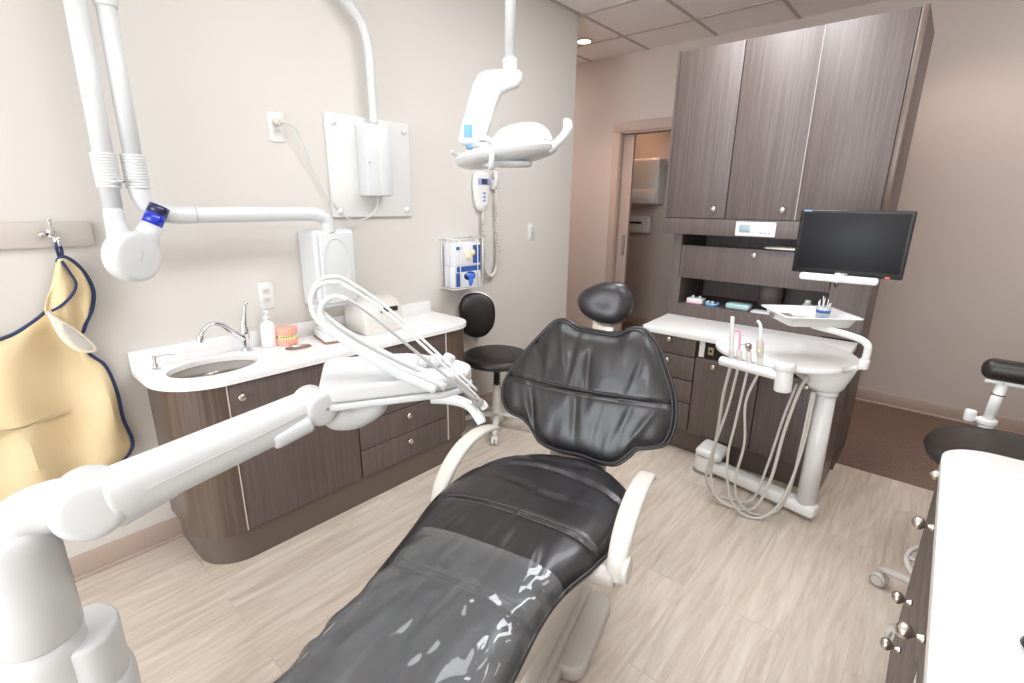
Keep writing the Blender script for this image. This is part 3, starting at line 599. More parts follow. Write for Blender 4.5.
# label/towel dispenser with arched top
pr = thing('countertop_dispenser', 'cream arched dispenser with a dark slot on the counter behind the equipment arm', 'dispenser', (-2.23, 1.44, 0.80))
prf = [(-2.32, 0), (-2.12, 0), (-2.12, 0.075), (-2.14, 0.125), (-2.18, 0.16), (-2.24, 0.175), (-2.30, 0.168), (-2.32, 0.15)]
mt = Matrix(((1, 0, 0, 0), (0, 0, 1, 1.32), (0, 1, 0, 0.80), (0, 0, 0, 1)))
MB().prism(prf, 0, 0.235, b=0.012, mtx=mt, seg=3).build('housing', M['cream'], pr)
MB().box(-2.135, -2.122, 1.42, 1.52, 0.905, 0.928, 0.002, mtx=None).build('slot', M['blackhole'], pr)
MB().box(-2.121, -2.108, 1.35, 1.53, 0.80, 0.825, 0.004).build('tray_lip', M['cream'], pr)

# ================================================================== REAR CABINET TOWER
TW = thing('cabinet_tower', 'tall dark wood-grain cabinet tower with three upper doors, drawers and an open niche', 'cabinet', (-0.83, 3.3, 0))
YU, YL, YR, XL, XR = 3.07, 3.13, 3.57, -1.345, -0.262
# uppers
MB().box(-1.402, -0.256, YU+0.019, YR, 1.285, 2.318, 0.001).build('upper_carcass', M['wood'], TW)
MB().box(-1.402, -1.385, YU, YU+0.02, 1.375, 2.318).build('side_stile', M['wood'], TW)
MB().box(-0.282, -0.256, YU, YU+0.02, 1.375, 2.318, 0.002).build('side_stile', M['wood_gloss'], TW)
for k, (x0, x1, kx) in enumerate(((-1.383, -1.025, -1.088), (-1.020, -0.655, -0.716), (-0.650, -0.285, -0.595))):
    d = MB().box(x0, x1, YU, YU+0.018, 1.379, 2.314, 0.0015).build('upper_door', M['wood'], TW)
    knob(MB(), (kx, YU, 1.432 if k < 2 else 1.405), (0, -1, 0), 1.05).build('knob', M['nickel'], d)
MB().box(-0.6555, -0.6505, YU-0.001, YU+0.012, 1.379, 2.314).build('edge_strip', mat('grey_edge_band', (168, 160, 154), 0.4), TW)
MB().box(-1.402, -0.256, YU, YU+0.018, 1.279, 1.374, 0.001).build('valance', M['wood'], TW)
# mid section: stiles, flap door, niche
MB().box(XL, XL+0.055, YL, YR, 0.0, 1.285).build('side_panel', M['wood'], TW)
MB().box(XR-0.018, XR, YL, YR, 0, 1.285).build('side_panel', M['wood'], TW)
MB().box(-0.44, XR-0.018, YL+0.0, YL+0.02, 0.76, 1.285).build('stile', M['wood'], TW)
MB().box(XL+0.05, XR-0.018, YR-0.018, YR-0.002, 0, 1.285).build('back_panel', M['wood'], TW)
MB().box(XL+0.055, -0.44, YL+0.03, YR-0.02, 1.17, 1.18).build('shelf', M['wood'], TW)
fl = MB().box(XL+0.058, -0.444, YL, YL+0.018, 1.002, 1.208, 0.0015).build('flap_door', M['wood'], TW)
knob(MB(), (-0.843, YL, 1.176), (0, -1, 0), 1.0).build('knob', M['nickel'], fl)
MB().box(XL+0.055, -0.44, YL+0.02, YR-0.02, 1.0, 1.012).build('shelf', M['wood'], TW)
MB().box(XL+0.055, -0.44, YL, YR-0.02, 0.81, 0.832).build('niche_floor', M['wood'], TW)
MB().box(XL+0.055, -0.44, YL+0.001, YL+0.02, 0.752, 0.812).build('niche_rail', M['wood'], TW)
MB().box(XL+0.055, XL+0.072, YL, YR-0.02, 0.83, 1.0).build('niche_side', M['wood'], TW)
MB().lathe([(0.07, 0), (0.07, 0.17)], (-0.80, 3.44, 0.832)).build('niche_column', mat('grey_pvc', (132, 122, 117), 0.5), TW)
# base cabinets projecting forward
BX0, BX1, YF = -1.325, -0.275, 2.715
MB().box(BX0+0.005, BX1, YF+0.02, YL-0.001, 0.14, 0.718).build('base_carcass', M['wood'], TW)
MB().box(BX0+0.01, BX1, YF+0.055, YL, 0, 0.14).build('plinth', M['kick'], TW)
for (z0, z1, kk) in ((0.612, 0.714, 1), (0.468, 0.606, 1), (0.328, 0.462, 0), (0.148, 0.322, 0)):
    d = MB().box(BX0+0.004, -0.975, YF, YF+0.018, z0, z1, 0.0015).build('drawer_front', M['wood'], TW)
    if kk: knob(MB(), (-1.13, YF, (z0+z1)/2+0.035), (0, -1, 0), 0.95).build('knob', M['nickel'], d)
for (x0, x1, kx) in ((-0.968, -0.628, -0.862), (-0.622, BX1, -0.4)):
    d = MB().box(x0, x1, YF, YF+0.018, 0.148, 0.618, 0.0015).build('lower_door', M['wood'], TW)
    knob(MB(), (kx, YF, 0.585), (0, -1, 0), 0.95).build('knob', M['nickel'], d)
MB().box(-0.968, BX1, YF+0.004, YF+0.02, 0.622, 0.718).build('service_panel', M['blackhole'], TW)
MB().box(-0.955, -0.925, YF-0.002, YF+0.006, 0.625, 0.715, 0.001).build('white_bracket', M['plastic'], TW)
MB().box(-0.905, -0.875, YF-0.002, YF+0.005, 0.645, 0.69, 0.004).build('keyhole_plate', mat('aged_brass', (176, 156, 116), 0.4, 0.3), TW)
MB().lathe([(0.007, 0), (0.007, 0.002)], (-0.89, YF-0.002, 0.668), (0, -1, 0), 14).build('keyhole', M['blackhole'], TW)
MB().box(BX1-0.001, XR, YL-0.02, YL+0.02, 0, 0.75).build('corner_filler', M['wood'], TW)
rc = MB().prism([(-1.335, 3.13), (-1.308, 2.71), (-1.295, 2.695), (-0.27, 2.695), (-0.268, 3.13)], 0.72, 0.752, b=0.002).build('rear_counter', M['quartz'])
tag(rc, 'white worktop with clipped corners on the drawers of the cabinet tower', 'counter')
# thermostat style timer on the valance
tp = thing('wall_control_panel', 'small white control panel with grey display on the rail under the upper doors', 'control panel', (-0.843, YU, 1.29))
MB().box(-0.950, -0.735, YU-0.018, YU, 1.285, 1.365, 0.006, seg=3).build('case', M['plastic'], tp)
MB().box(-0.928, -0.868, YU-0.0195, YU-0.017, 1.305, 1.348, 0.001).build('display', M['lcd'], tp)
for z in (1.307, 1.325, 1.343): MB().box(-0.855, -0.845, YU-0.0195, YU-0.0175, z-0.004, z+0.004, 0.001).build('button', M['grey'], tp)
for x in (-0.81, -0.788, -0.766): MB().box(x-0.007, x+0.007, YU-0.0195, YU-0.0175, 1.302, 1.31, 0.001).build('button', M['label_lav'], tp)
tr2 = MB().pad([(-0.78, 3.10), (-0.60, 3.10), (-0.53, 3.15), (-0.56, 3.3), (-0.74, 3.3), (-0.80, 3.2)], 0.012, Matrix.Translation((0, 0, 1.22)), p=6).build('paper_sheaf', M['cream'])
tag(tr2, 'cream folded object lying in the gap under the upper cabinets', 'papers')
tr2.location.z = 1.215-0.0
# niche contents
def small(name, label, cat, parts, loc, group=None):
    t = thing(name, label, cat, loc, group=group)
    for n, mb, m in parts: mb.build(n, m, t)
    return t
z = 0.832
small('supply_box', 'small white box with two knobs, leftmost item in the niche', 'box', [('box', MB().box(-1.235, -1.135, 3.17, 3.24, z, z+0.035, 0.003), M['carton']), ('knob', MB().sphere((-1.205, 3.20, z+0.042), 0.010), M['cream']), ('knob', MB().sphere((-1.16, 3.20, z+0.042), 0.010), M['cream']), ('band', MB().box(-1.236, -1.134, 3.168, 3.175, z+0.002, z+0.008), M['pinktip'])], (-1.185, 3.2, z))
small('round_tape_dish', 'round light-blue tub with dark contents in the niche', 'tub', [('tub', MB().lathe([(0.04, 0), (0.043, 0.022), (0.040, 0.022), (0.036, 0.005), (0, 0.005)], (-1.075, 3.19, z)), mat('sky_blue_plastic', (120, 180, 226), 0.4)), ('contents', MB().sphere((-1.085, 3.19, z+0.02), 0.012).sphere((-1.06, 3.195, z+0.02), 0.012), M['black']), ('white_piece', MB().box(-1.11, -1.06, 3.18, 3.21, z+0.018, z+0.028, 0.003), M['plastic'])], (-1.075, 3.19, z))
small('clear_tray', 'pale teal translucent tray in the middle of the niche', 'tray', [('tray', MB().box(-0.985, -0.845, 3.16, 3.25, z, z+0.036, 0.012, seg=3), M['teal'])], (-0.915, 3.2, z))
small('note_pad', 'flat white pad at the niche edge left of the instrument tray', 'notepad', [('pad', MB().box(-0.83, -0.71, 3.15, 3.23, z, z+0.010, 0.001), M['carton'])], (-0.77, 3.19, z))
small('supply_bottle', 'small clear grey bottle with white cap in the niche behind the instrument tray', 'bottle', [('bottle', MB().lathe([(0.028, 0), (0.03, 0.004), (0.03, 0.07), (0.018, 0.088), (0.014, 0.09)], (-0.545, 3.2, z)), M['teal']), ('cap', MB().lathe([(0.016, 0), (0.016, 0.018), (0, 0.02)], (-0.545, 3.2, z+0.088)), M['plastic'])], (-0.545, 3.2, z))
# things beyond the doorway
td = thing('towel_dispenser', 'white paper towel dispenser on the wall seen through the doorway', 'dispenser', (-2.75, 5.5, 1.45))
MB().box(-2.95, -2.56, 5.40, 5.598, 1.46, 1.96, 0.03, seg=3).build('housing', M['plastic'], td)
MB().box(-2.93, -2.58, 5.385, 5.405, 1.47, 1.62, 0.004).build('front_flap', M['plastic'], td)
sd = thing('soap_dispenser', 'small white soap dispenser below the towel dispenser beyond the doorway', 'dispenser', (-2.8, 5.55, 1.12))
MB().box(-2.95, -2.68, 5.50, 5.598, 1.13, 1.33, 0.02, seg=3).build('housing', M['plastic'], sd)
MB().box(-2.93, -2.78, 5.488, 5.503, 1.24, 1.262, 0.004, mtx=None).build('lever', M['black'], sd)

# ================================================================== STOOLS
def stool_base(t, cx, cy, zc, a0, ring=None, m=None, zseat=0.5):
    m = m or M['grey']
    MB().lathe([(0.05, 0.055), (0.052, 0.10), (0.035, 0.125), (0.03, 0.16), (0.028, 0.30)], (cx, cy, 0)).build('column', m, t)
    g = MB().lathe([(0.014, 0), (0.014, zseat-0.33)], (cx, cy, 0.29))
    for k in range(5): g.lathe([(0.022, 0), (0.022, 0.012)], (cx, cy, 0.31+k*0.022), seg=20)
    g.build('gas_lift', M['black'], t)
    for k in range(5):
        a = a0+k*2*PI/5; d = Vector((math.cos(a), math.sin(a), 0)); c = Vector((cx, cy, 0))
        lg = MB().tube([c+d*0.03+Vector((0, 0, 0.095)), c+d*0.12+Vector((0, 0, 0.10)), c+d*0.22+Vector((0, 0, 0.085)), c+d*0.27+Vector((0, 0, 0.073))], [0.026, 0.022, 0.018, 0.013], 12, flat=0.7).build('base_leg', m, t)
        e = c+d*0.262; s_ = Vector((-d.y, d.x, 0)); q = e+d*0.0
        MB().cyl(e+Vector((0, 0, 0.05)), e+Vector((0, 0, 0.085)), 0.007, seg=10).sphere(e+Vector((0, 0, 0.048)), 0.018, (1, 1, 0.7), 14).build('caster_fork', m, t)
        b_ = q+s_*0.0
        cw = MB()
        for sg in (-1, 1):
            cc2 = b_+s_*sg*0.012+Vector((0, 0, 0.0285)); cw.rcyl(cc2-s_*0.009, cc2+s_*0.009, 0.028, 0.005, 24)
        cw.build('caster', m if m is not M['black'] else M['grey'], t)
        MB().tube([b_+s_*0.0215+Vector((0.0, 0, 0.0285))+(d*math.cos(h)+Vector((0, 0, 1))*math.sin(h))*0.022 for h in (2*PI*j/20 for j in range(20))], 0.002, 6, closed=True).build('caster_rim', M['midgrey'], t)
sl = thing('assistant_stool', 'black round stool with kidney backrest on white castered base beside the sink cabinet', 'stool', (-2.075, 2.235, 0))
SXc, SYc = -2.075, 2.235
stool_base(sl, SXc, SYc, 0.5, R(-50), m=M['cream'], zseat=0.47)
MB().pad([(0.228*math.cos(2*PI*k/16), 0.225*math.sin(2*PI*k/16)) for k in range(16)], 0.045, Matrix.Translation((SXc, SYc, 0.485)), p=4.5, q=2.3, back=0.9, rings=14).build('seat', M['vinyl'], sl)
MB().lathe([(0.12, 0), (0.12, 0.012)], (SXc, SYc, 0.432)).build('seat_plate', M['cream'], sl)
# backrest on a post
bd = Vector((-0.52, 0.20, 0)).normalized(); bx = Vector((-bd.y, bd.x, 0))
bc = Vector((-2.255, 2.225, 0.752)); up = Vector((0, 0, 1)); nn = Vector((0.60, -0.62, 0.0)).normalized(); bx = Vector((-nn.y, nn.x, 0))
mtb = frame(bc, bx*1.12, up*1.12, nn*1.0)
MB().pad([(-0.095, -0.03), (-0.08, -0.105), (-0.02, -0.142), (0.05, -0.135), (0.1, -0.08), (0.115, 0.0), (0.1, 0.075), (0.05, 0.115), (-0.01, 0.125), (-0.07, 0.105), (-0.1, 0.04)], 0.034, mtb, p=4.5, q=2.3, back=0.5).build('backrest', M['vinyl'], sl)
MB().pad([(-0.103, -0.03), (-0.085, -0.112), (-0.02, -0.148), (0.053, -0.14), (0.105, -0.083), (0.121, 0.0), (0.105, 0.078), (0.052, 0.121), (-0.01, 0.131), (-0.075, 0.11), (-0.108, 0.04)], 0.012, frame(bc-nn*0.017, bx*1.1, up*1.1, nn), p=6, back=1.0, rings=6).build('backrest_shell', M['plastic'], sl)
pt = bc-nn*0.03
MB().box(-0.014, 0.014, -0.004, 0.004, -0.30, 0.02, 0.002, mtx=frame(pt, bx, nn, up)).tube([pt+Vector((0, 0, -0.29)), (SXc-0.08, SYc+0.02, 0.43), (SXc, SYc, 0.43)], 0.012, 10).build('back_post', M['cream'], sl)
MB().rcyl(pt+Vector((-0.03, -0.02, -0.16)), pt+Vector((0.02, 0.012, -0.16)), 0.013, 0.004).build('adjust_knob', M['plastic'], sl)

sr = thing('dentist_stool', 'black padded stool with white backrest post behind the right-hand counter', 'stool', (0.28, 2.12, 0))
RX, RY = 0.30, 2.27
stool_base(sr, 0.28, 2.10, 0.5, R(158), m=M['grey'], zseat=0.62)
MB().tube([(0.28+0.185*math.cos(a), 2.10+0.185*math.sin(a), 0.22) for a in (2*PI*k/40 for k in range(40))], 0.009, 10, closed=True).tube([(0.10, 2.10, 0.22), (0.46, 2.10, 0.22)], 0.007, 8).tube([(0.28, 1.92, 0.22), (0.28, 2.28, 0.22)], 0.007, 8).build('foot_ring', M['grey'], sr)
MB().pad([(RX-0.235, RY-0.04), (RX-0.20, RY-0.16), (RX-0.08, RY-0.235), (RX+0.08, RY-0.23), (RX+0.2, RY-0.16), (RX+0.24, RY+0.0), (RX+0.22, RY+0.15), (RX+0.12, RY+0.24), (RX-0.02, RY+0.25), (RX-0.15, RY+0.20), (RX-0.22, RY+0.09)], 0.04, Matrix.Translation((0, 0, 0.622)), p=4.5, q=2.3, back=1.1).build('seat', M['vinyl'], sr)
MB().lathe([(0.11, 0), (0.11, 0.012)], (0.28, 2.15, 0.565)).box(0.235, 0.315, 2.1, 2.50, 0.565, 0.578, 0.003).build('seat_plate', M['cream'], sr)
bp = Vector((0.232, 2.47, 0.565))
MB().cyl(bp, bp+Vector((0.0, 0.005, 0.105)), 0.022, 0.022).rcyl(bp+Vector((0.0, 0.005, 0.10)), bp+Vector((0.0, 0.006, 0.122)), 0.030, 0.005).build('post_sleeve', M['plastic'], sr)
MB().cyl(bp+Vector((0.0, 0.006, 0.11)), bp+Vector((0.014, 0.018, 0.275)), 0.017, 0.018).build('back_post', M['plastic'], sr)
MB().cyl(bp+Vector((0.0095, 0.0145, 0.217)), bp+Vector((0.0098, 0.0148, 0.221)), 0.0193).build('post_seam', M['black'], sr)
MB().rcyl(bp+Vector((-0.05, 0, 0.10)), bp+Vector((-0.05, 0, 0.145)), 0.018, 0.006).tube([bp+Vector((-0.05, 0, 0.115)), bp+Vector((0, 0, 0.115))], 0.011, 10).build('adjust_knob', M['plastic'], sr)
MB().box(0.195, 0.33, 2.47, 2.505, 0.826, 0.84, 0.003).build('back_plate', M['plastic'], sr)
MB().box(0.178, 0.56, 2.445, 2.53, 0.838, 0.916, 0.034, seg=5).build('backrest', M['vinyl'], sr)

# ================================================================== RIGHT-HAND COUNTER
rcab = thing('side_cabinet', 'wood-grain base cabinet with round knobs under the right-hand white counter', 'cabinet', (0.45, 1.0, 0))
FX = 0.098
MB().prism(rrect(FX+0.019, 0.775, 0.35, 1.72, (0, 0, 0, 0)), 0.1, 0.60).prism(rrect(FX+0.019, 0.775, 1.05, 1.72, 0), 0.6, 0.765).box(0.6, 0.775, 0.35, 1.05, 0.6, 0.765).build('carcass', M['wood'], rcab)
MB().box(FX+0.03, 0.775, 0.35, 1.71, 0, 0.1).build('plinth', M['kick'], rcab)
for (z0, z1, kz, ky) in ((0.625, 0.762, 0.735, 1.39), (0.46, 0.62, 0.50, 1.42), (0.29, 0.455, 0.385, 1.38), (0.1, 0.285, 0.2, 1.37)):
    d = MB().box(FX, FX+0.018, 1.045, 1.722, z0, z1, 0.0015).build('drawer_front', M['wood'], rcab)
    MB().lathe([(0.0075, 0), (0.0085, 0.004), (0.0045, 0.010), (0.0045, 0.016), (0.0095, 0.020), (0.0135, 0.024), (0.0155, 0.030), (0.0145, 0.036), (0.010, 0.041), (0.0045, 0.0435), (0.0, 0.044)], (FX, ky, kz), (-1, 0, 0), 20).build('knob', M['nickel'], d)
d = MB().box(FX, FX+0.018, 0.4, 1.038, 0.652, 0.762, 0.0015).build('drawer_front', M['wood'], rcab)
MB().lathe([(0.0075, 0), (0.0085, 0.004), (0.0045, 0.010), (0.0045, 0.016), (0.0095, 0.020), (0.0135, 0.024), (0.0155, 0.030), (0.0145, 0.036), (0.010, 0.041), (0.0045, 0.0435), (0.0, 0.044)], (FX, 1.0, 0.722), (-1, 0, 0), 20).build('knob', M['nickel'], d)
d = MB().lathe([(0.0075, 0), (0.0045, 0.016), (0.0155, 0.030), (0.0, 0.043)], (FX+0.022, 1.70, 0.735), (-1, 0, 0), 16).build('knob', M['nickel'], rcab)
wp = MB().box(FX+0.002, FX+0.018, 0.95, 1.02, 0.12, 0.64).build('pin_panel', M['plastic'], rcab)
hp = MB()
for k in range(14): hp.lathe([(0.0028, 0), (0.0028, 0.001)], (FX+0.002, 0.985, 0.2+k*0.03), (-1, 0, 0), 10)
hp.build('pin_holes', M['midgrey'], wp)
sc2 = MB().prism(rrect(0.092, 0.78, 0.3, 1.80, (0, 0.115, 0, 0), 12), 0.767, 0.80, b=0.002).build('side_counter', M['quartz'])
tag(sc2, 'white veined counter with a rounded far corner in the right foreground', 'counter')
dk = MB().pad([(0.195, 0.965), (0.23, 0.93), (0.33, 0.90), (0.35, 0.94), (0.25, 1.0), (0.21, 1.0)], 0.03, Matrix.Translation((0, 0, 0.812)), back=0.38, rings=8).build('dark_case', M['black'])
tag(dk, 'dark rounded object lying on the right-hand white counter at the photo edge', 'case')

# ================================================================== DELIVERY CART (white pole table in front of the tower)
ct = thing('delivery_cart', 'white pedestal cart with oval top standing before the cabinet tower', 'dental cart', (-0.29, 2.5, 0))
MB().prism(rrect(-0.07, 0.07, -0.09, 0.07, 0.05), 0.0, 0.012, mtx=Matrix.Translation((-0.80, 2.64, 0))).build('foot_pad', M['midgrey'], ct)
MB().prism(rrect(-0.066, 0.066, -0.086, 0.066, 0.05), 0.012, 0.10, b=0.008, mtx=Matrix.Translation((-0.80, 2.64, 0)), seg=3).build('foot_housing', M['plastic'], ct)
MB().box(-0.072, 0.072, -0.09, 0.075, 0.10, 0.15, 0.024, seg=4, mtx=Matrix.Translation((-0.80, 2.64, 0)) @ Matrix.Rotation(R(6), 4, 'Y')).build('foot_cap', M['plastic'], ct)
MB().box(-0.78, -0.235, -0.042, 0.042, 0.018, 0.085, 0.024, seg=4, mtx=Matrix.Translation((0, 2.505, 0)) @ Matrix.Translation((-0.3, 0, 0)) @ Matrix.Rotation(R(-12), 4, 'Z') @ Matrix.Translation((0.3, 0, 0))).build('base_beam', M['plastic'], ct)
MB().cyl((-0.290, 2.51, 0.06), (-0.290, 2.50, 0.655), 0.044, 0.038).lathe([(0.044, 0.0), (0.046, 0.02), (0.04, 0.028)], (-0.290, 2.50, 0.635)).build('pole', M['plastic'], ct)
bm_ = MB().lathe([(0.05, 0), (0.065, 0.02), (0.075, 0.05), (0.088, 0.09), (0.095, 0.125)], (-0.305, 2.50, 0.655), sx=1.15, sy=1.0)
bm_.build('support_bowl', M['plastic'], ct)
top = ell(-0.495, 2.525, 0.30, 0.288, 56, R(0))
MB().prism(top, 0.778, 0.80, b=0.006, seg=3).build('oval_top', M['quartz'], ct)
MB().prism([(-0.55, 0.778), (-0.36, 0.778), (-0.34, 0.70), (-0.37, 0.69), (-0.46, 0.745)], -0.03, 0.03, mtx=XZ(2.47)).build('bracket', M['grey'], ct)
# instrument bar
MB().rcyl((-0.685, 2.22, 0.778), (-0.43, 2.20, 0.770), 0.0215, 0.012).build('holder_bar', M['plastic'], ct)
MB().rcyl((-0.412, 2.205, 0.705), (-0.418, 2.205, 0.81), 0.034, 0.006).rcyl((-0.418, 2.205, 0.80), (-0.419, 2.205, 0.83), 0.043, 0.008).build('swivel_hub', M['plastic'], ct)
MB().tube([(-0.418, 2.22, 0.745), (-0.425, 2.36, 0.758), (-0.38, 2.47, 0.768)], 0.018, 12).build('bar_arm', M['plastic'], ct)
hz = [(-0.633, 2.217, 0.965, 0), (-0.600, 2.215, 0.90, 1), (-0.560, 2.213, 0.86, 2), (-0.513, 2.21, 0.975, 3)]
hang = [[(-0.633, 2.217, 0.765), (-0.66, 2.26, 0.60), (-0.675, 2.30, 0.40), (-0.69, 2.32, 0.20), (-0.66, 2.32, 0.06), (-0.58, 2.33, 0.014), (-0.48, 2.36, 0.03), (-0.43, 2.37, 0.20), (-0.41, 2.38, 0.45), (-0.38, 2.38, 0.66), (-0.36, 2.40, 0.73)],
        [(-0.60, 2.215, 0.765), (-0.63, 2.25, 0.55), (-0.68, 2.28, 0.30), (-0.705, 2.31, 0.14), (-0.68, 2.37, 0.02), (-0.60, 2.40, 0.012), (-0.50, 2.40, 0.05), (-0.46, 2.41, 0.25), (-0.43, 2.42, 0.5), (-0.40, 2.42, 0.68)],
        [(-0.56, 2.213, 0.765), (-0.585, 2.24, 0.50), (-0.60, 2.25, 0.30), (-0.57, 2.27, 0.10), (-0.50, 2.30, 0.014), (-0.42, 2.33, 0.03), (-0.36, 2.36, 0.15), (-0.33, 2.41, 0.40), (-0.325, 2.42, 0.66)],
        [(-0.513, 2.21, 0.765), (-0.555, 2.24, 0.60), (-0.54, 2.26, 0.40), (-0.56, 2.28, 0.20), (-0.54, 2.30, 0.08), (-0.47, 2.34, 0.012), (-0.40, 2.42, 0.014), (-0.355, 2.42, 0.14), (-0.34, 2.42, 0.40), (-0.335, 2.42, 0.66)]]
LB = ['white suction wand standing first from the left in the cart holder bar', 'slim handpiece with pink tip, second from the left in the cart holder', 'short metal-headed syringe, third from the left in the cart holder', 'grey curing light with green indicator, nearest the swivel hub of the cart']
NM = ['suction_wand', 'saliva_ejector', 'air_water_syringe', 'curing_light']
for (x, yv, zt, i), path in zip(hz, hang):
    LEAN = Matrix(((1, 0, -0.13, 0.13*0.79), (0, 1, 0, 0), (0, 0, 1, 0), (0, 0, 0, 1)))
    def LM():
        m = MB(); m.off = LEAN; return m
    t = thing(NM[i], LB[i], 'dental handpiece', (x, yv, 0.78))
    LM().lathe([(0.009, 0), (0.0125, 0.01), (0.0125, 0.05), (0.010, 0.056)], (x, yv, 0.79)).build('grip', M['cream'], t)
    if i == 0: LM().tube(catmull([(x, yv, 0.825), (x+0.002, yv, 0.88), (x+0.004, yv, 0.955), (x+0.006, yv, 0.985)], 6), [0.0105, 0.009, 0.009], 14).build('wand_tip', M['plastic'], t)
    if i == 1: LM().tube(catmull([(x, yv, 0.825), (x+0.002, yv, 0.88), (x+0.004, yv, 0.92), (x-0.004, yv, 0.93), (x-0.016, yv, 0.925)], 6), 0.0045, 10).build('bent_tip', M['pinktip'], t)
    if i == 2:
        LM().lathe([(0.009, 0), (0.009, 0.025), (0.014, 0.032), (0.015, 0.05), (0.008, 0.055)], (x, yv, 0.825)).build('metal_head', M['nickel'], t)
        LM().tube(catmull([(x, yv, 0.872), (x-0.02, yv, 0.872), (x-0.034, yv, 0.865), (x-0.04, yv, 0.85)], 5), 0.0025, 8).build('nozzle', M['chrome'], t)
    if i == 3:
        LM().lathe([(0.012, 0), (0.015, 0.02), (0.0145, 0.07), (0.008, 0.085)], (x, yv, 0.825)).build('body', M['grey'], t)
        LM().tube(catmull([(x, yv, 0.905), (x+0.003, yv, 0.95), (x-0.002, yv, 0.975), (x-0.012, yv, 0.985)], 6), [0.008, 0.006], 12).build('light_guide', M['plastic'], t)
        LM().sphere((x, yv-0.0148, 0.862), 0.004).build('green_lamp', M['green_led'], t)
    MB().tube(catmull(path, 10), 0.0075 if i == 0 else 0.006, 8).build('hose', M['hose'], t)
# tray arm and tray
MB().tube(catmull([(-0.165, 2.31, 0.86), (-0.162, 2.305, 0.91), (-0.167, 2.302, 0.935), (-0.195, 2.305, 0.952), (-0.26, 2.32, 0.962), (-0.37, 2.37, 0.966)], 8), 0.0135, 16).rcyl((-0.167, 2.31, 0.835), (-0.165, 2.31, 0.875), 0.018, 0.004).tube([(-0.167, 2.31, 0.845), (-0.24, 2.40, 0.787)], 0.012, 10).build('tray_arm', M['plastic'], ct)
ty = thing('instrument_tray', 'rectangular white instrument tray raised above the oval cart top', 'tray', (-0.398, 2.402, 0.972), R(36))
# tray local axes: long side towards the right-near corner
tb = MB()
def ring(hx, hy, zz, r=0.025): return [(a, b2, zz) for a, b2 in rrect(-hx, hx, -hy, hy, r, 5)]
prof = [(0.118, 0.102, 0.0), (0.125, 0.109, 0.004), (0.140, 0.124, 0.040), (0.154, 0.138, 0.042), (0.155, 0.139, 0.046), (0.139, 0.123, 0.045), (0.122, 0.106, 0.009), (0.116, 0.100, 0.006)]
rings_ = [[tb.bm.verts.new(p) for p in ring(*q)] for q in prof]
for A, B in zip(rings_, rings_[1:]):
    for k in range(len(A)): tb.bm.faces.new((A[k], A[(k+1) % len(A)], B[(k+1) % len(A)], B[k]))
tb.bm.faces.new(rings_[0][::-1]); tb.bm.faces.new(rings_[-1])
tb.build('tray_body', M['plastic'], ty, world=False)
MB().box(-0.10, 0.10, -0.06, 0.06, -0.008, 0.0, 0.003).build('tray_mount', M['plastic'], ty, world=False)
TM = Matrix.Translation((-0.398, 2.402, 0.972)) @ Matrix.Rotation(R(36), 4, 'Z')
def inst(n, x, y, a, L, label, nm, m):
    o = MB().tube([(-L/2, 0, 0), (-L*0.1, 0, 0.001), (L*0.35, 0, 0.001), (L/2, 0.006, 0.004)], [0.0035, 0.0028, 0.0022, 0.001], 8); bmesh.ops.transform(o.bm, matrix=TM @ Matrix.Translation((x, y, 0.0115)) @ Matrix.Rotation(a, 4, 'Z'), verts=o.bm.verts)
    o = o.build(nm, m); tag(o, label, 'dental instrument', 'steel instruments lying in the white tray'); return o
for k in range(5):
    inst(k, -0.03+0.006*k, 0.06-0.022*k, R(-30-5*k), 0.11+0.006*(k % 2), ['thin steel probe lying at the far side of the white tray', 'steel scaler lying second from the far side in the tray', 'steel hand instrument lying in the middle of the white tray', 'steel mirror handle lying fourth from the far side in the tray', 'steel tweezers lying at the near side of the white tray'][k], ['dental_probe', 'dental_scaler', 'hand_instrument', 'mirror_handle', 'tweezers'][k], M['steel'])
CM = TM @ Matrix.Translation((-0.02, -0.035, 0))
cassette = thing('instrument_cassette', 'small perforated steel cassette in the left of the white tray', 'cassette', CM @ Vector((-0.075, 0.078, 0.009)))
cb = MB()
for k in range(7): cb.box(-0.115+0.012*k, -0.111+0.012*k, 0.066, 0.092, 0.010, 0.022, mtx=CM)
cb.box(-0.12, -0.035, 0.066, 0.07, 0.009, 0.026, 0.001, mtx=CM).box(-0.12, -0.035, 0.088, 0.092, 0.009, 0.026, 0.001, mtx=CM).build('cassette_frame', M['midgrey'], cassette)
cp = thing('applicator_cup', 'clear cup printed blue holding white applicator sticks in the tray', 'cup', TM @ Vector((0.075, 0.035, 0.008)))
c0_ = TM @ Vector((0.075, 0.035, 0.0085))
MB().lathe([(0.024, 0), (0.03, 0.055), (0.0285, 0.055), (0.0228, 0.003), (0, 0.003)], c0_).build('cup', M['cupglass'], cp)
MB().lathe([(0.0275, 0.028), (0.0285, 0.040), (0.0283, 0.040), (0.0272, 0.028)], c0_).build('blue_print', M['label_blue'], cp)
for k in range(7):
    a = k*0.9; MB().tube([c0_+Vector((0.012*math.cos(a), 0.012*math.sin(a), 0.006)), c0_+Vector((0.024*math.cos(a+.3), 0.024*math.sin(a+.3), 0.072+0.012*(k % 3)))], 0.0018, 6).build('applicator', M['plastic'], cp)
q_ = TM @ Vector((0.045, -0.035, 0.009)); b1 = MB().box(-0.016, 0.016, -0.008, 0.008, 0, 0.020, 0.003, mtx=Matrix.Translation(q_)).build('blue_clip', mat('bright_blue_plastic', (40, 84, 220), 0.35)); tag(b1, 'small bright blue block standing in the white tray', 'clip')
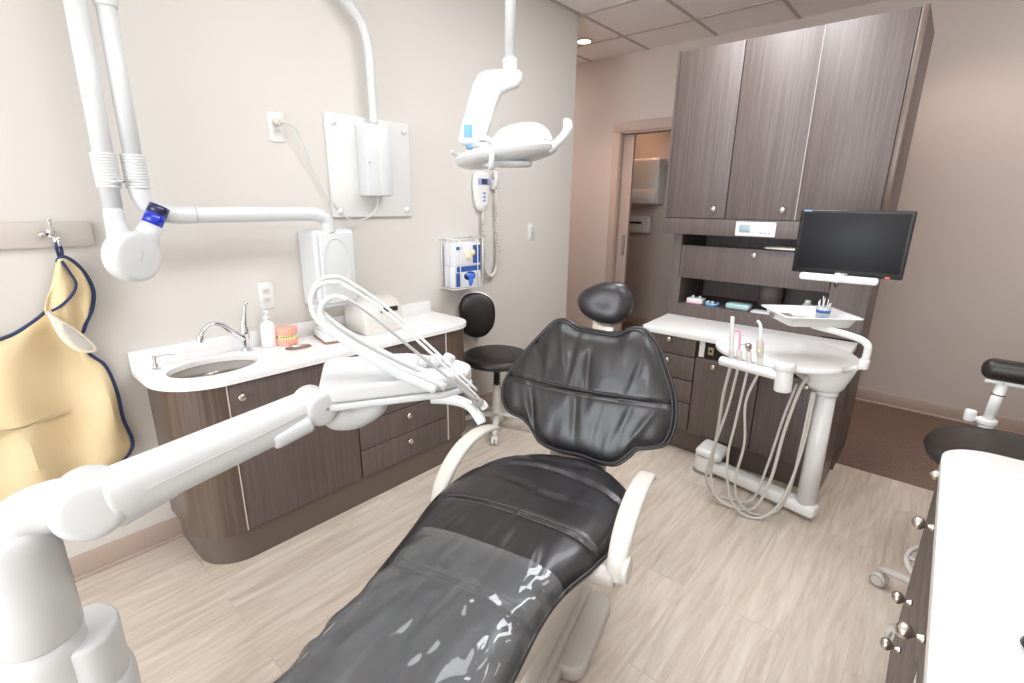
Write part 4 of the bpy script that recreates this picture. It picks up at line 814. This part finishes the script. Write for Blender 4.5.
for (n, x, yv, mname, lab) in (('black_stopper', 0.098, -0.03, 'black', 'small black rubber stopper at the right end of the white tray'), ('amber_stopper', 0.080, -0.035, 'amber', 'small amber stopper beside the black one in the tray')):
    q_ = TM @ Vector((x, yv, 0.009)); o = MB().lathe([(0.009, 0), (0.010, 0.010), (0.006, 0.016), (0, 0.017)], q_, seg=16).build(n, M[mname]); tag(o, lab, 'stopper')

# monitor on its arm
mo = thing('monitor', 'black flat monitor on a white arm in front of the upper cabinets', 'monitor', (-0.31, 2.52, 1.17))
MB().box(-0.512, -0.114, 2.50, 2.53, 1.17, 1.439, 0.006, seg=3).build('housing', M['black'], mo)
MB().box(-0.44, -0.19, 2.53, 2.555, 1.21, 1.40, 0.012).build('rear_shell', M['black'], mo)
MB().box(-0.498, -0.128, 2.4975, 2.501, 1.192, 1.427, 0.001).build('screen', M['screen'], mo)
MB().box(-0.498, -0.47, 2.4965, 2.5, 1.432, 1.438).build('blue_sticker', M['ltblue'], mo)
MB().box(-0.344, -0.30, 2.4985, 2.5005, 1.1745, 1.180).build('maker_mark', M['grey'], mo)
MB().box(-0.170, -0.155, 2.4975, 2.5005, 1.173, 1.178).build('power_light', M['red_led'], mo)
ma = mo
MB().box(-0.468, -0.185, 2.44, 2.475, 1.146, 1.176, 0.011, seg=4).build('front_bar', M['plastic'], ma)
MB().tube(catmull([(-0.33, 2.47, 1.16), (-0.33, 2.58, 1.17), (-0.35, 2.68, 1.22), (-0.37, 2.85, 1.25), (-0.36, 3.05, 1.25), (-0.36, 3.13, 1.25)], 6), 0.02, 14).box(-0.39, -0.27, 2.55, 2.57, 1.24, 1.36, 0.004).build('support_tube', M['plastic'], ma)
MB().tube(catmull([(-0.33, 2.53, 1.16), (-0.335, 2.56, 1.12), (-0.35, 2.6, 1.11), (-0.36, 2.65, 1.16), (-0.36, 2.9, 1.23)], 6), 0.003, 6).build('cable', M['black'], ma)

# ================================================================== CEILING OPERATING LIGHT
ol = thing('operating_light', 'white dental operating light hanging on a ceiling pole above the chair', 'lamp', (-1.335, 1.505, 1.6), R(41))
# local frame: x = right along the lamp, y = away, origin at the pole
MB().cyl((0, 0, 0.325), (0, 0, 1.19), 0.0185).build('ceiling_pole', M['plastic_cool'], ol, world=False)
MB().rcyl((0, 0, 0.295), (0, 0, 0.362), 0.026, 0.004).build('pole_collar', M['plastic_cool'], ol, world=False)
MB().lathe([(0.09, 0), (0.09, 0.01), (0.05, 0.03), (0.03, 0.035)], (0, 0, 1.188), (0, 0, -1)).build('ceiling_rose', M['plastic_cool'], ol, world=False)
armo = [(x_, z_*0.93-0.003) for x_, z_ in ((0.036, 0.345), (0.046, 0.335), (0.046, 0.310), (0.030, 0.290), (-0.012, 0.275), (-0.030, 0.265), (-0.050, 0.215), (-0.080, 0.125), (-0.092, 0.083), (-0.105, 0.072), (-0.183, 0.072), (-0.193, 0.082), (-0.186, 0.12), (-0.158, 0.215), (-0.132, 0.300), (-0.115, 0.330), (-0.09, 0.345), (-0.03, 0.350), (0.01, 0.350))]
MB().prism([(a, b) for a, b in armo], -0.034, 0.034, b=0.014, mtx=XZ(0), seg=4).build('drop_arm', M['plastic_cool'], ol, world=False)
MB().box(-0.170, -0.138, -0.0365, -0.033, 0.088, 0.132, 0.001, mtx=None).build('blue_label', M['ltblue'], ol, world=False)
MB().rcyl((-0.135, 0, 0.05), (-0.135, 0, 0.072), 0.030, 0.006).build('swivel', mat('blue_swivel_ring', (120, 170, 225), 0.4), ol, world=False)
# lamp head
hm = Matrix.Translation((-0.015, 0.0, 0.032)) @ Matrix.Rotation(R(-9), 4, 'Y') @ Matrix.Rotation(R(-6), 4, 'X')
hb = MB().pad([(-0.195, 0.0), (-0.17, -0.075), (-0.08, -0.12), (0.05, -0.12), (0.15, -0.085), (0.20, -0.02), (0.20, 0.04), (0.15, 0.095), (0.05, 0.125), (-0.08, 0.12), (-0.17, 0.08)], 0.028, hm, p=4, q=2.2, back=1.15, rings=12)
hb.build('lamp_housing', M['plastic_cool'], ol, world=False)
MB().pad([(-0.05, -0.04), (0.02, -0.085), (0.11, -0.09), (0.175, -0.05), (0.185, 0.02), (0.14, 0.08), (0.03, 0.09), (-0.04, 0.05)], 0.082, hm @ Matrix.Translation((0, 0, 0.018)), p=2.6, q=2.0, back=0.1, rings=10).build('reflector_cover', M['plastic_cool'], ol, world=False)
MB().lathe([(0.085, 0.0), (0.08, -0.016), (0.0, -0.020)], hm @ Vector((0.0, 0, -0.028)), (0, 0, 1), 40, 1.2, 0.9).build('lens', M['cupglass'], ol, world=False)
MB().tube([hm @ Vector(p) for p in catmull([(0.165, -0.03, -0.015), (0.20, -0.045, 0.005), (0.232, -0.05, 0.030), (0.244, -0.05, 0.050), (0.243, -0.048, 0.068), (0.230, -0.046, 0.072)], 6)], [0.016, 0.015, 0.016, 0.018, 0.016, 0.011], 18).build('handle', M['plastic_cool'], ol, world=False)
MB().tube([hm @ Vector(p) for p in catmull([(-0.17, 0.0, 0.02), (-0.192, -0.02, 0.028), (-0.196, -0.05, 0.03)], 6)], [0.010, 0.008, 0.006], 14).build('handle', M['plastic_cool'], ol, world=False)
MB().tube([(-0.13, -0.03, 0.06), (-0.085, -0.075, 0.055), (-0.06, -0.115, 0.02), (-0.065, -0.125, -0.03)], [0.014, 0.012, 0.012, 0.010], 14).tube([(-0.13, 0.0, 0.075), (-0.09, -0.05, 0.085), (-0.03, -0.07, 0.055)], 0.010, 12).build('yoke', M['plastic_cool'], ol, world=False)

# ================================================================== DENTAL CHAIR
CH = thing('dental_chair', 'black leather reclining dental chair on a grey base in the middle of the room', 'dental chair', (-0.93, 1.39, 0), R(14))
def leatherd(seams, wr, seed, amp=0.006):
    def f(x, y, r):
        d = 0
        for s in seams: 
            dd_ = y-s(x)
            d -= 0.010*math.exp(-(dd_/0.010)**2)
        for (cx, cy, ang, L, wd, a) in wr:
            px = (x-cx)*math.cos(ang)+(y-cy)*math.sin(ang); py = -(x-cx)*math.sin(ang)+(y-cy)*math.cos(ang)
            d += a*math.exp(-(py/wd)**2)*math.exp(-(px/L)**2)
        n = noise.noise(Vector((x*7, y*3, seed)))*amp + noise.noise(Vector((x*22, y*8, seed+9)))*amp*0.35
        return d+n*min(1, (1-r)*6)
    return f
# seat: local x across, y towards the head, centred x=0
seat_o = [(0.06, 0.02), (0.17, -0.02), (0.255, -0.10), (0.292, -0.22), (0.288, -0.36), (0.262, -0.48), (0.225, -0.60), (0.212, -0.72), (0.215, -0.90), (0.205, -1.10), (0.20, -1.28), (0.16, -1.38), (0.0, -1.40), (-0.16, -1.38), (-0.20, -1.28), (-0.205, -1.10), (-0.215, -0.90), (-0.235, -0.76), (-0.262, -0.60), (-0.298, -0.42), (-0.292, -0.26), (-0.235, -0.12), (-0.13, -0.03)]
wr = []
random.seed(3)
for k in range(16):
    x = random.uniform(-0.2, 0.2); wr.append((x, random.uniform(-0.62, -0.5), R(90)+x*1.6, 0.06, 0.012, random.uniform(-0.005, 0.005)))
for k in range(10):
    wr.append((random.uniform(-0.15, 0.2), random.uniform(-0.3, -0.02), R(random.uniform(-35, 10)), 0.12, 0.012, random.uniform(-0.006, 0.005)))
for k in range(14):
    sgn = random.choice((-1, 1)); wr.append((0.2*sgn, random.uniform(-1.3, -0.55), R(20)*sgn, 0.05, 0.010, random.uniform(-0.006, 0.003)))
for k in range(10):
    wr.append((random.uniform(-0.16, 0.16), random.uniform(-1.2, -0.7), R(90+random.uniform(-14, 14)), 0.12, 0.02, random.uniform(-0.005, 0.005)))
seams = [lambda x: -0.435+0.5*x*x*(-1)+0.02, lambda x: -0.74-0.25*x*x, lambda x: -0.14-0.9*x*x, lambda x: -1.06]
sd_ = leatherd(seams, wr, 2.0)
def seatz(x, y):                                   # the pad droops gently towards the feet
    return -0.075*max(0, -y-0.75)**1.3 + 0.02*max(0, y+0.15)*2
Sm = Matrix.Translation((0, 0, 0.50))
sb_ = MB().pad(seat_o, 0.058, Matrix.Identity(4), spine=((0, -0.25), (0, -1.2)), rings=46, sub=12, p=5.5, q=2.3, back=0.7, disp=sd_)
for v in sb_.bm.verts: v.co.z += 0.50+seatz(v.co.x, v.co.y)
sb_.build('seat_cushion', M['leather'], CH, world=False)
ol_ = catmull([(a*1.002, b*1.001, 0) for a, b in seat_o], 8, True)
sm1 = [Vector((p.x*0.965, p.y if p.y > -0.25 else -0.25+(p.y+0.25)*0.985, 0.532+seatz(p.x, p.y))) for p in ol_]
MB().tube([Vector((p.x*1.0, p.y, 0.508+seatz(p.x, p.y))) for p in ol_], 0.006, 8, closed=True).build('piping', M['leather'], CH, world=False)
# stitched seams
def seamline(fn, x0, x1, off, nm):
    pts = []
    for k in range(40):
        x = x0+(x1-x0)*k/39; yv = fn(x)+off
        edge = max(abs(x)/0.285, 0.0); z_ = 0.058*max(0, 1-edge**5.5)**(1/2.3)
        pts.append((x, yv, 0.5+z_+seatz(x, yv)+sd_(x, yv, 0.6)+0.0012))
    return pts
st = MB()
st.tube(seamline(seams[0], -0.25, 0.25, 0.012, ''), 0.0011, 5).tube(seamline(seams[0], -0.25, 0.25, -0.012, ''), 0.0011, 5).tube(seamline(seams[1], -0.18, 0.18, 0.012, ''), 0.0009, 5).tube(seamline(seams[1], -0.18, 0.18, -0.012, ''), 0.0009, 5)
st.build('stitching', M['thread'], CH, world=False)
# backrest
recl = R(20); upv = Vector((0, math.sin(recl), math.cos(recl))); rv = Vector((1, 0, 0)); nv = rv.cross(upv)   # nv points forward-up? ensure towards the feet
nv = Vector((0, -math.cos(recl), math.sin(recl)))
BO = Vector((0.018, 0.035, 0.528))
BM_ = frame(BO, rv, upv, nv)
bo = [(-0.0, 0.484), (0.06, 0.482), (0.10, 0.488), (0.145, 0.513), (0.191, 0.507), (0.243, 0.457), (0.294, 0.364), (0.328, 0.282), (0.340, 0.19), (0.322, 0.122), (0.275, 0.095), (0.225, 0.078), (0.200, 0.045), (0.160, 0.008), (0.105, 0.0), (0.02, 0.008), (-0.07, 0.006), (-0.145, 0.022), (-0.195, 0.070), (-0.235, 0.098), (-0.305, 0.116), (-0.342, 0.178), (-0.335, 0.25), (-0.285, 0.346), (-0.220, 0.437), (-0.171, 0.497), (-0.122, 0.511), (-0.07, 0.490)]
wb = []
for k in range(22):
    x = random.uniform(-0.25, 0.25); wb.append((x, random.choice((0.12, 0.36))+random.uniform(-0.05, 0.06), R(90)-x*1.5+random.uniform(-0.15, 0.15), 0.09, 0.013, random.uniform(-0.008, 0.006)))
bseam = lambda x: 0.243+0.16*x*x
def dish(x, y, r): return leatherd([bseam], wb, 5.0, 0.007)(x, y, r)
MB().pad(bo, 0.046, BM_, spine=((-0.13, 0.24), (0.13, 0.24)), rings=40, sub=10, p=5.5, q=2.3, back=0.8, disp=dish).build('backrest_cushion', M['leather'], CH, world=False)
pb_ = catmull([(a, b, 0) for a, b in bo], 8, True)
MB().tube([BM_ @ Vector((p.x*1.004, p.y*1.004, 0.004)) for p in pb_], 0.0065, 8, closed=True).tube([BM_ @ Vector((p.x*0.972, (p.y-0.24)*0.965+0.24, 0.024)) for p in pb_], 0.004, 8, closed=True).build('backrest_piping', M['leather'], CH, world=False)
st = MB()
for off in (0.011, -0.011):
    st.tube([BM_ @ Vector((x, bseam(x)+off, 0.046*max(0, 1-(abs(x)/0.345)**5.5)**(1/2.3)+dish(x, bseam(x)+off, 0.6)+0.001)) for x in [-0.31+0.62*k/50 for k in range(51)]], 0.001, 5)
st.build('backrest_stitching', M['thread'], CH, world=False)
MB().prism([(-0.24, 0.12), (0.24, 0.12), (0.20, 0.42), (-0.20, 0.42)], -0.065, -0.02, b=0.01, mtx=BM_).build('backrest_shell', M['grey'], CH, world=False)
MB().box(-0.115, 0.115, -0.055, -0.032, -0.16, 0.25, 0.01, mtx=frame(BO, rv, nv, upv)).build('back_support', M['grey'], CH, world=False)
# headrest
HM = BM_ @ Matrix.Translation((0.022, 0.592, 0.02)) @ Matrix.Rotation(R(7), 4, 'X')
MB().pad([(-0.103, -0.002), (-0.075, -0.048), (-0.02, -0.074), (0.045, -0.078), (0.09, -0.055), (0.110, -0.012), (0.106, 0.038), (0.07, 0.078), (0.01, 0.082), (-0.05, 0.062), (-0.09, 0.035)], 0.05, HM, p=3.4, q=2.1, back=0.7, rings=24, sub=8, disp=lambda x, y, r: -0.006*math.exp(-(x/0.07)**2-(y/0.05)**2)).build('headrest_cushion', M['leather'], CH, world=False)
MB().box(-0.02, 0.065, -0.030, -0.018, 0.30, 0.60, 0.004, mtx=frame(BO, rv, nv, upv)).build('headrest_bar', M['nickel'], CH, world=False)
# armrests
def armrest(s, prof2, w, pr_end):
    """profile in (y,z); the arm is a curved slab of width w at x=s"""
    P = catmull([(0, a, b) for a, b in prof2], 8); n = len(P); mb = MB(); rows = []
    for i, p in enumerate(P):
        t = (P[min(i+1, n-1)]-P[max(i-1, 0)]).normalized(); nn_ = Vector((0, -t.z, t.y)); f = i/(n-1)
        th = (0.022*(1-f)+0.007*f); ww = w*(0.95+0.2*math.sin(PI*min(1, f*1.1)))*0.5
        if f > 0.93: ww *= 0.8
        row = []
        for k in range(16):
            a = 2*PI*k/16; cx_ = abs(math.cos(a))**0.6*(1 if math.cos(a) >= 0 else -1); cz_ = abs(math.sin(a))**0.8*(1 if math.sin(a) >= 0 else -1)
            row.append(mb.bm.verts.new(Vector((s+cx_*ww, p.y, p.z))+nn_*cz_*th))
        rows.append(row)
    for A, B in zip(rows, rows[1:]):
        for k in range(16): mb.bm.faces.new((A[k], A[(k+1) % 16], B[(k+1) % 16], B[k]))
    mb.bm.faces.new(rows[0][::-1]); mb.bm.faces.new(rows[-1])
    ar = mb.build('armrest', M['cream'], CH, world=False)
    a, b = prof2[0]
    if pr_end > 0: MB().rcyl((s+0.015*pr_end, a+0.010, b+0.03), (s+0.034*pr_end, a+0.010, b+0.03), 0.040, 0.008).build('pivot_cap', M['cream'], ar, world=False)
    MB().rcyl((s-0.13*pr_end, a, b-0.01), (s, a, b), 0.03, 0.01).build('arm_mount', M['grey'], ar, world=False)
armrest(0.318, [(-0.455, 0.478), (-0.45, 0.53), (-0.41, 0.585), (-0.34, 0.622), (-0.24, 0.635), (-0.14, 0.622), (-0.10, 0.600), (-0.09, 0.585)], 0.052, 1)
armrest(-0.335, [(-0.36, 0.44), (-0.34, 0.50), (-0.28, 0.555), (-0.19, 0.592), (-0.08, 0.598), (0.02, 0.575), (0.06, 0.555)], 0.052, -1)
# under-seat body and floor base
ubody = MB()
secs = [(-0.06, 0.20, 0.30, 0.46), (-0.30, 0.21, 0.24, 0.46), (-0.50, 0.20, 0.22, 0.46), (-0.75, 0.185, 0.24, 0.455), (-1.0, 0.17, 0.29, 0.445), (-1.25, 0.15, 0.36, 0.425)]
rows = []
for (yv, hw, zb, zt) in secs:
    rows.append([ubody.bm.verts.new(p) for p in ((-hw, yv, zt), (hw, yv, zt), (hw*0.985, yv, zt-0.05), (hw*0.72, yv, zb), (-hw*0.72, yv, zb), (-hw*0.985, yv, zt-0.05))])
for A, B in zip(rows, rows[1:]):
    for k in range(6): ubody.bm.faces.new((A[k], A[(k+1) % 6], B[(k+1) % 6], B[k]))
ubody.bm.faces.new(rows[0][::-1]); ubody.bm.faces.new(rows[-1]); bmesh.ops.recalc_face_normals(ubody.bm, faces=ubody.bm.faces)
bmesh.ops.bevel(ubody.bm, geom=[e for e in ubody.bm.edges], offset=0.012, segments=3, affect='EDGES')
ubody.build('seat_frame', M['cream'], CH, world=False)
MB().prism(rrect(-0.13, 0.13, -0.62, -0.10, 0.05), 0.06, 0.27, b=0.01).build('lift_column', M['cream'], CH, world=False)
MB().prism(rrect(-0.23, 0.23, -0.42, -0.06, 0.05), 0.0, 0.055, b=0.014, seg=3).prism(rrect(-0.165, 0.165, -0.95, -0.36, 0.06), 0.0, 0.05, b=0.014, seg=3).prism(rrect(-0.24, 0.24, -1.25, -0.52, 0.08), 0.0, 0.05, b=0.014, seg=3).build('floor_base', M['grey'], CH, world=False)
MB().prism(rrect(-0.15, 0.15, -0.9, -0.05, 0.05), 0.05, 0.09, b=0.014, seg=3).build('base_cover', M['grey'], CH, world=False)

# clear vinyl foot cover: follows the cushion
cv = MB(); NX, NY = 60, 90; gr = []
def half(yv):    # half width of cushion at y
    pts = catmull([(a, b, 0) for a, b in seat_o], 8, True); best = 0.2; bd_ = 9
    for p in pts:
        if p.x > 0 and abs(p.y-yv) < bd_: bd_ = abs(p.y-yv); best = p.x
    return best
for j in range(NY+1):
    yv = -0.60-0.76*j/NY-0.0; hw = half(yv)*1.02; row = []
    for i in range(NX+1):
        uu = -1+2*i/NX; x = hw*uu; e = abs(uu)
        z_ = 0.058*max(0, 1-min(1, e)**6)**(1/2.3)
        e = min(e*1.02, 1.1); zz = 0.5+seatz(x, yv)+(0.058*max(0, 1-min(1, e)**6)**(1/2.3) if e < 1 else -0.3*(e-1))+0.0115+0.008*max(0, (e-0.6))*0+abs(noise.noise(Vector((x*9, yv*5, 3))))*0.012+abs(noise.noise(Vector((x*26, yv*14, 6))))*0.005
        if e > 0.72: zz += 0.005*math.sin(yv*60+3*noise.noise(Vector((yv*9, 1, 1))))*min(1, (e-0.8)*8)
        row.append(cv.bm.verts.new((x, yv+0.012*uu*uu*(-1), zz)))
    gr.append(row)
for A, B in zip(gr, gr[1:]):
    for k in range(NX): cv.bm.faces.new((B[k], B[k+1], A[k+1], A[k]))
bmesh.ops.transform(cv.bm, matrix=rootmat(CH), verts=cv.bm.verts)
fo = cv.build('foot_cover', M['film'])
tag(fo, 'clear shiny vinyl sheet covering the foot half of the dental chair', 'plastic cover')

# ================================================================== DELIVERY UNIT (foreground arm)
DU = thing('delivery_unit', 'large white jointed equipment arm on a floor column in the left foreground', 'dental delivery unit', (-1.17, 0.0, 0))
P = M['plastic_cool']
KX, KY = -1.176, -0.022
MB().lathe([(0.068, 0), (0.068, 0.40), (0.066, 0.60), (0.0635, 0.640)], (KX, KY, 0)).build('lower_column', P, DU)
MB().lathe([(0.0635, 0.0), (0.066, 0.003), (0.0655, 0.09), (0.065, 0.19), (0.063, 0.222), (0.056, 0.238), (0.03, 0.246), (0.0, 0.247)], (KX, KY, 0.643)).build('upper_column', P, DU)
MB().prism(ell(-1.182, 0.040, 0.075, 0.055, 40, R(170)), 0.45, 0.612, b=0.012, seg=4).build('side_housing', P, DU)
MB().prism(ell(-1.225, -0.075, 0.058, 0.05, 40, R(55)), 0.45, 0.60, b=0.012, seg=4).build('side_housing', P, DU)
MB().prism(rrect(-1.42, -0.98, -0.32, 0.28, 0.1), 0.0, 0.08, b=0.02, seg=4).prism(ell(KX, KY, 0.12, 0.14, 40, R(55)), 0.08, 0.50, b=0.03, seg=4).build('floor_housing', P, DU)
# shoulder knuckle
a1 = Vector((-1.100, 0.086, 0.905)); axk = Vector((0.90, -0.12, 0.10)).normalized()
MB().tube(catmull([(KX, KY+0.005, 0.868), (-1.172, 0.01, 0.892), (-1.155, 0.045, 0.905), (-1.13, 0.08, 0.908)], 6), [0.052, 0.048, 0.046], 24).build('shoulder_neck', P, DU)
MB().rcyl(a1-axk*0.085, a1+axk*0.030, 0.060, 0.022, 48).build('shoulder_joint', P, DU)
cen = a1+axk*0.0305
MB().lathe([(0.003, 0), (0.003, 0.001)], cen+Vector((0, 0.014, 0.002)), axk, 12).lathe([(0.003, 0), (0.003, 0.001)], cen+Vector((0, 0.010, -0.003)), axk, 12).build('screw', M['midgrey'], DU)
# main arm
a2 = Vector((-1.112, 0.535, 0.962))
def slab(mb, A, B, ra, rb, flat, n=20, power=0.75, endr=True):
    d = (B-A).normalized(); s_ = d.cross(Vector((0, 0, 1))).normalized(); u_ = s_.cross(d); rows = []
    ks = [0, 0.01, 0.03]+[0.06+0.88*k/n for k in range(n+1)]+[0.97, 0.99, 1.0]
    for f in ks:
        e = 1.0
        if endr and (f < 0.05 or f > 0.95): e = 0.93 if min(f, 1-f) > 0.005 else 0.8
        r = (ra+(rb-ra)*f)*e; row = []
        for k in range(28):
            t = 2*PI*k/28; c, s2 = math.cos(t), math.sin(t)
            row.append(mb.bm.verts.new(A+(B-A)*f+s_*(abs(c)**power*(1 if c >= 0 else -1))*r*flat+u_*(abs(s2)**power*(1 if s2 >= 0 else -1))*r))
        rows.append(row)
    for X, Y in zip(rows, rows[1:]):
        for k in range(28): mb.bm.faces.new((X[k], X[(k+1) % 28], Y[(k+1) % 28], Y[k]))
    mb.bm.faces.new(rows[0][::-1]); mb.bm.faces.new(rows[-1]); return mb
slab(MB(), a1+Vector((-0.005, 0.02, 0.004)), a2, 0.053, 0.045, 0.85).build('main_arm', P, DU)
dA = (a2-a1).normalized()
A0 = a1+Vector((-0.005, 0.02, 0.004))
def side(f): return A0+(a2-A0)*f+Vector(((0.053-0.008*f)*0.85+0.0004, 0, 0.002+0.008*f))
MB().tube([side(f) for f in (0.14, 0.3, 0.5, 0.7, 0.90)], 0.0011, 6).build('arm_seam', M['grey'], DU)
slab(MB(), a1+Vector((0.0, 0.03, -0.036)), a1+dA*0.135+Vector((0.004, 0, -0.040)), 0.024, 0.014, 1.1).build('spring_cover', P, DU)
slab(MB(), a1+dA*0.33+Vector((0.015, 0, -0.028)), a1+dA*0.42+Vector((0.015, 0, -0.020)), 0.022, 0.026, 1.3).build('elbow_cover', P, DU)
MB().rcyl(a2-Vector((0.05, 0, 0)), a2+Vector((0.044, 0, 0)), 0.044, 0.014, 40).build('elbow_joint', P, DU)
MB().lathe([(0.0035, 0), (0.0035, 0.001)], a2+Vector((0.0482, 0.006, 0.002)), (1, 0, 0), 12).build('screw', M['midgrey'], DU)
# head
uh = Vector((0.485, 0.875, 0)); vh = Vector((-0.875, 0.485, 0)); zh = Vector((0, 0, 1))
H0 = Vector((-1.064, 0.567, 0.948))
HF = frame(H0, uh, vh, zh)
ho = [(-0.040, 0.03), (-0.015, -0.004), (0.22, -0.006), (0.30, 0.0), (0.345, 0.03), (0.36, 0.07), (0.33, 0.13), (0.26, 0.20), (0.20, 0.235), (0.03, 0.255), (-0.03, 0.24), (-0.045, 0.19)]
hs = roundpoly([(-0.045, -0.008), (0.30, -0.006), (0.372, 0.055), (0.345, 0.13), (0.22, 0.245), (-0.03, 0.26)], 0.05, 8)
MB().prism(hs, 0.004, 0.022, b=0.006, mtx=HF, seg=3).build('head_lower_shell', P, DU)
MB().prism([(0.15+(a-0.15)*0.985, 0.12+(b-0.12)*0.98) for a, b in hs], 0.0235, 0.066, b=0.010, mtx=HF, seg=5).build('head_upper_shell', P, DU)
MB().prism([(a, b) for a, b in rrect(0.195, 0.345, 0.02, 0.13, 0.03)], 0.055, 0.088, b=0.014, mtx=HF @ Matrix.Rotation(R(4), 4, 'Y'), seg=4).build('whip_block', P, DU)
MB().tube(catmull([HF @ Vector(p) for p in ((-0.02, 0.06, -0.01), (0.0, 0.055, -0.028), (0.04, 0.06, -0.035), (0.09, 0.06, -0.015), (0.10, 0.06, 0.01))], 6), [0.035, 0.042, 0.04, 0.035, 0.03], 20).build('head_pivot', P, DU)
MB().tube(catmull([HF @ Vector(p) for p in ((0.24, 0.03, -0.004), (0.29, 0.005, -0.006), (0.33, -0.02, -0.018), (0.35, -0.045, -0.045), (0.355, -0.055, -0.06))], 6), [0.016, 0.0155, 0.014, 0.014, 0.0145, 0.012], 16).build('grip_handle', P, DU)
# whip arms and hoses
def shifted(pts, dv): return [Vector(p)+Vector(dv) for p in pts]
WA = [(-0.862, 0.856, 0.957), (-0.965, 0.784, 1.076), (-1.047, 0.71, 1.182), (-1.108, 0.643, 1.250), (-1.128, 0.612, 1.262), (-1.146, 0.582, 1.250), (-1.152, 0.570, 1.215), (-1.144, 0.580, 1.172), (-1.108, 0.626, 1.115), (-1.013, 0.72, 1.035), (-0.930, 0.80, 0.985)]
WC = [(-0.849, 0.843, 0.965), (-0.955, 0.744, 1.090), (-1.03, 0.662, 1.194), (-1.066, 0.618, 1.236), (-1.085, 0.590, 1.243), (-1.099, 0.569, 1.220), (-1.094, 0.570, 1.182), (-1.068, 0.606, 1.135), (-1.003, 0.690, 1.052), (-0.93, 0.77, 0.995)]
sets = [(WA, (0.004, 0.0, -0.002), 0), (WA, (-0.026, 0.022, 0.006), 1), (WC, (0.0, 0, -0.012), 2)]
for i, (Wp, sh, _) in enumerate(sets):
    C = catmull(shifted(Wp, sh), 10); n = len(C)
    cut = int(n*0.34); cut2 = int(n*0.62)
    MB().tube(C[:cut+4], [0.0034, 0.0042, 0.0048], 10).build('whip_arm', M['silver'] if i == 2 else P, DU)
    MB().tube(C[cut:cut2+3], [0.0055, 0.0065, 0.0085], 12).tube(C[cut2:], [0.009, 0.0115, 0.0125, 0.0115], 14).build('whip_sleeve', P, DU)
tip = Vector((-0.855, 0.852, 0.945))
MB().rcyl(tip+Vector((-0.05, -0.04, 0.06)), tip+Vector((0.002, 0.002, -0.002)), 0.0085, 0.003, 16).rcyl(tip+Vector((-0.01, -0.008, 0.010)), tip+Vector((0.006, 0.004, -0.006)), 0.013, 0.004, 18).build('handpiece_tip', M['midgrey'], DU)
MB().rcyl(tip+Vector((-0.006, 0.012, -0.004)), tip+Vector((0.004, 0.02, -0.022)), 0.012, 0.004, 18).build('holder_tip', P, DU)
MB().tube(catmull([tip+Vector((0, 0, -0.01)), tip+Vector((-0.008, -0.004, -0.04)), tip+Vector((-0.004, 0, -0.065)), tip+Vector((0.004, 0, -0.05))], 6), 0.002, 6).build('cord_loop', P, DU)
for k in range(3): MB().rcyl(HF @ Vector((0.22+0.035*k, 0.07, 0.075)), HF @ Vector((0.235+0.035*k, 0.07, 0.10)), 0.017, 0.008, 18).build('whip_socket', P, DU)

# assumed troffer above the chair and the out-of-view panels added for fill light
for i, (x, y, _) in enumerate(TROFFERS_AND_FILLS):
    t = thing('ceiling_troffer', ['rectangular ceiling light panel over the foot of the chair', 'rectangular ceiling light panel between the chair and the cabinet tower', 'rectangular ceiling light panel near the rear window', 'rectangular ceiling light panel by the far right corner', 'rectangular ceiling light panel over the corridor', 'rectangular ceiling light panel over the right-hand counter'][i], 'ceiling light', (x, y, ZC-0.02), group='rectangular ceiling light panels')
    MB().prism(rrect(x-0.30, x+0.30, y-0.6, y+0.6, 0), ZC-0.018, ZC-0.004, holes=[[(x-0.28, y-0.58), (x-0.28, y+0.58), (x+0.28, y+0.58), (x+0.28, y-0.58)]]).build('frame', M['plastic'], t)
    MB().box(x-0.28, x+0.28, y-0.58, y+0.58, ZC-0.012, ZC-0.006).build('diffuser', M['glow'], t)
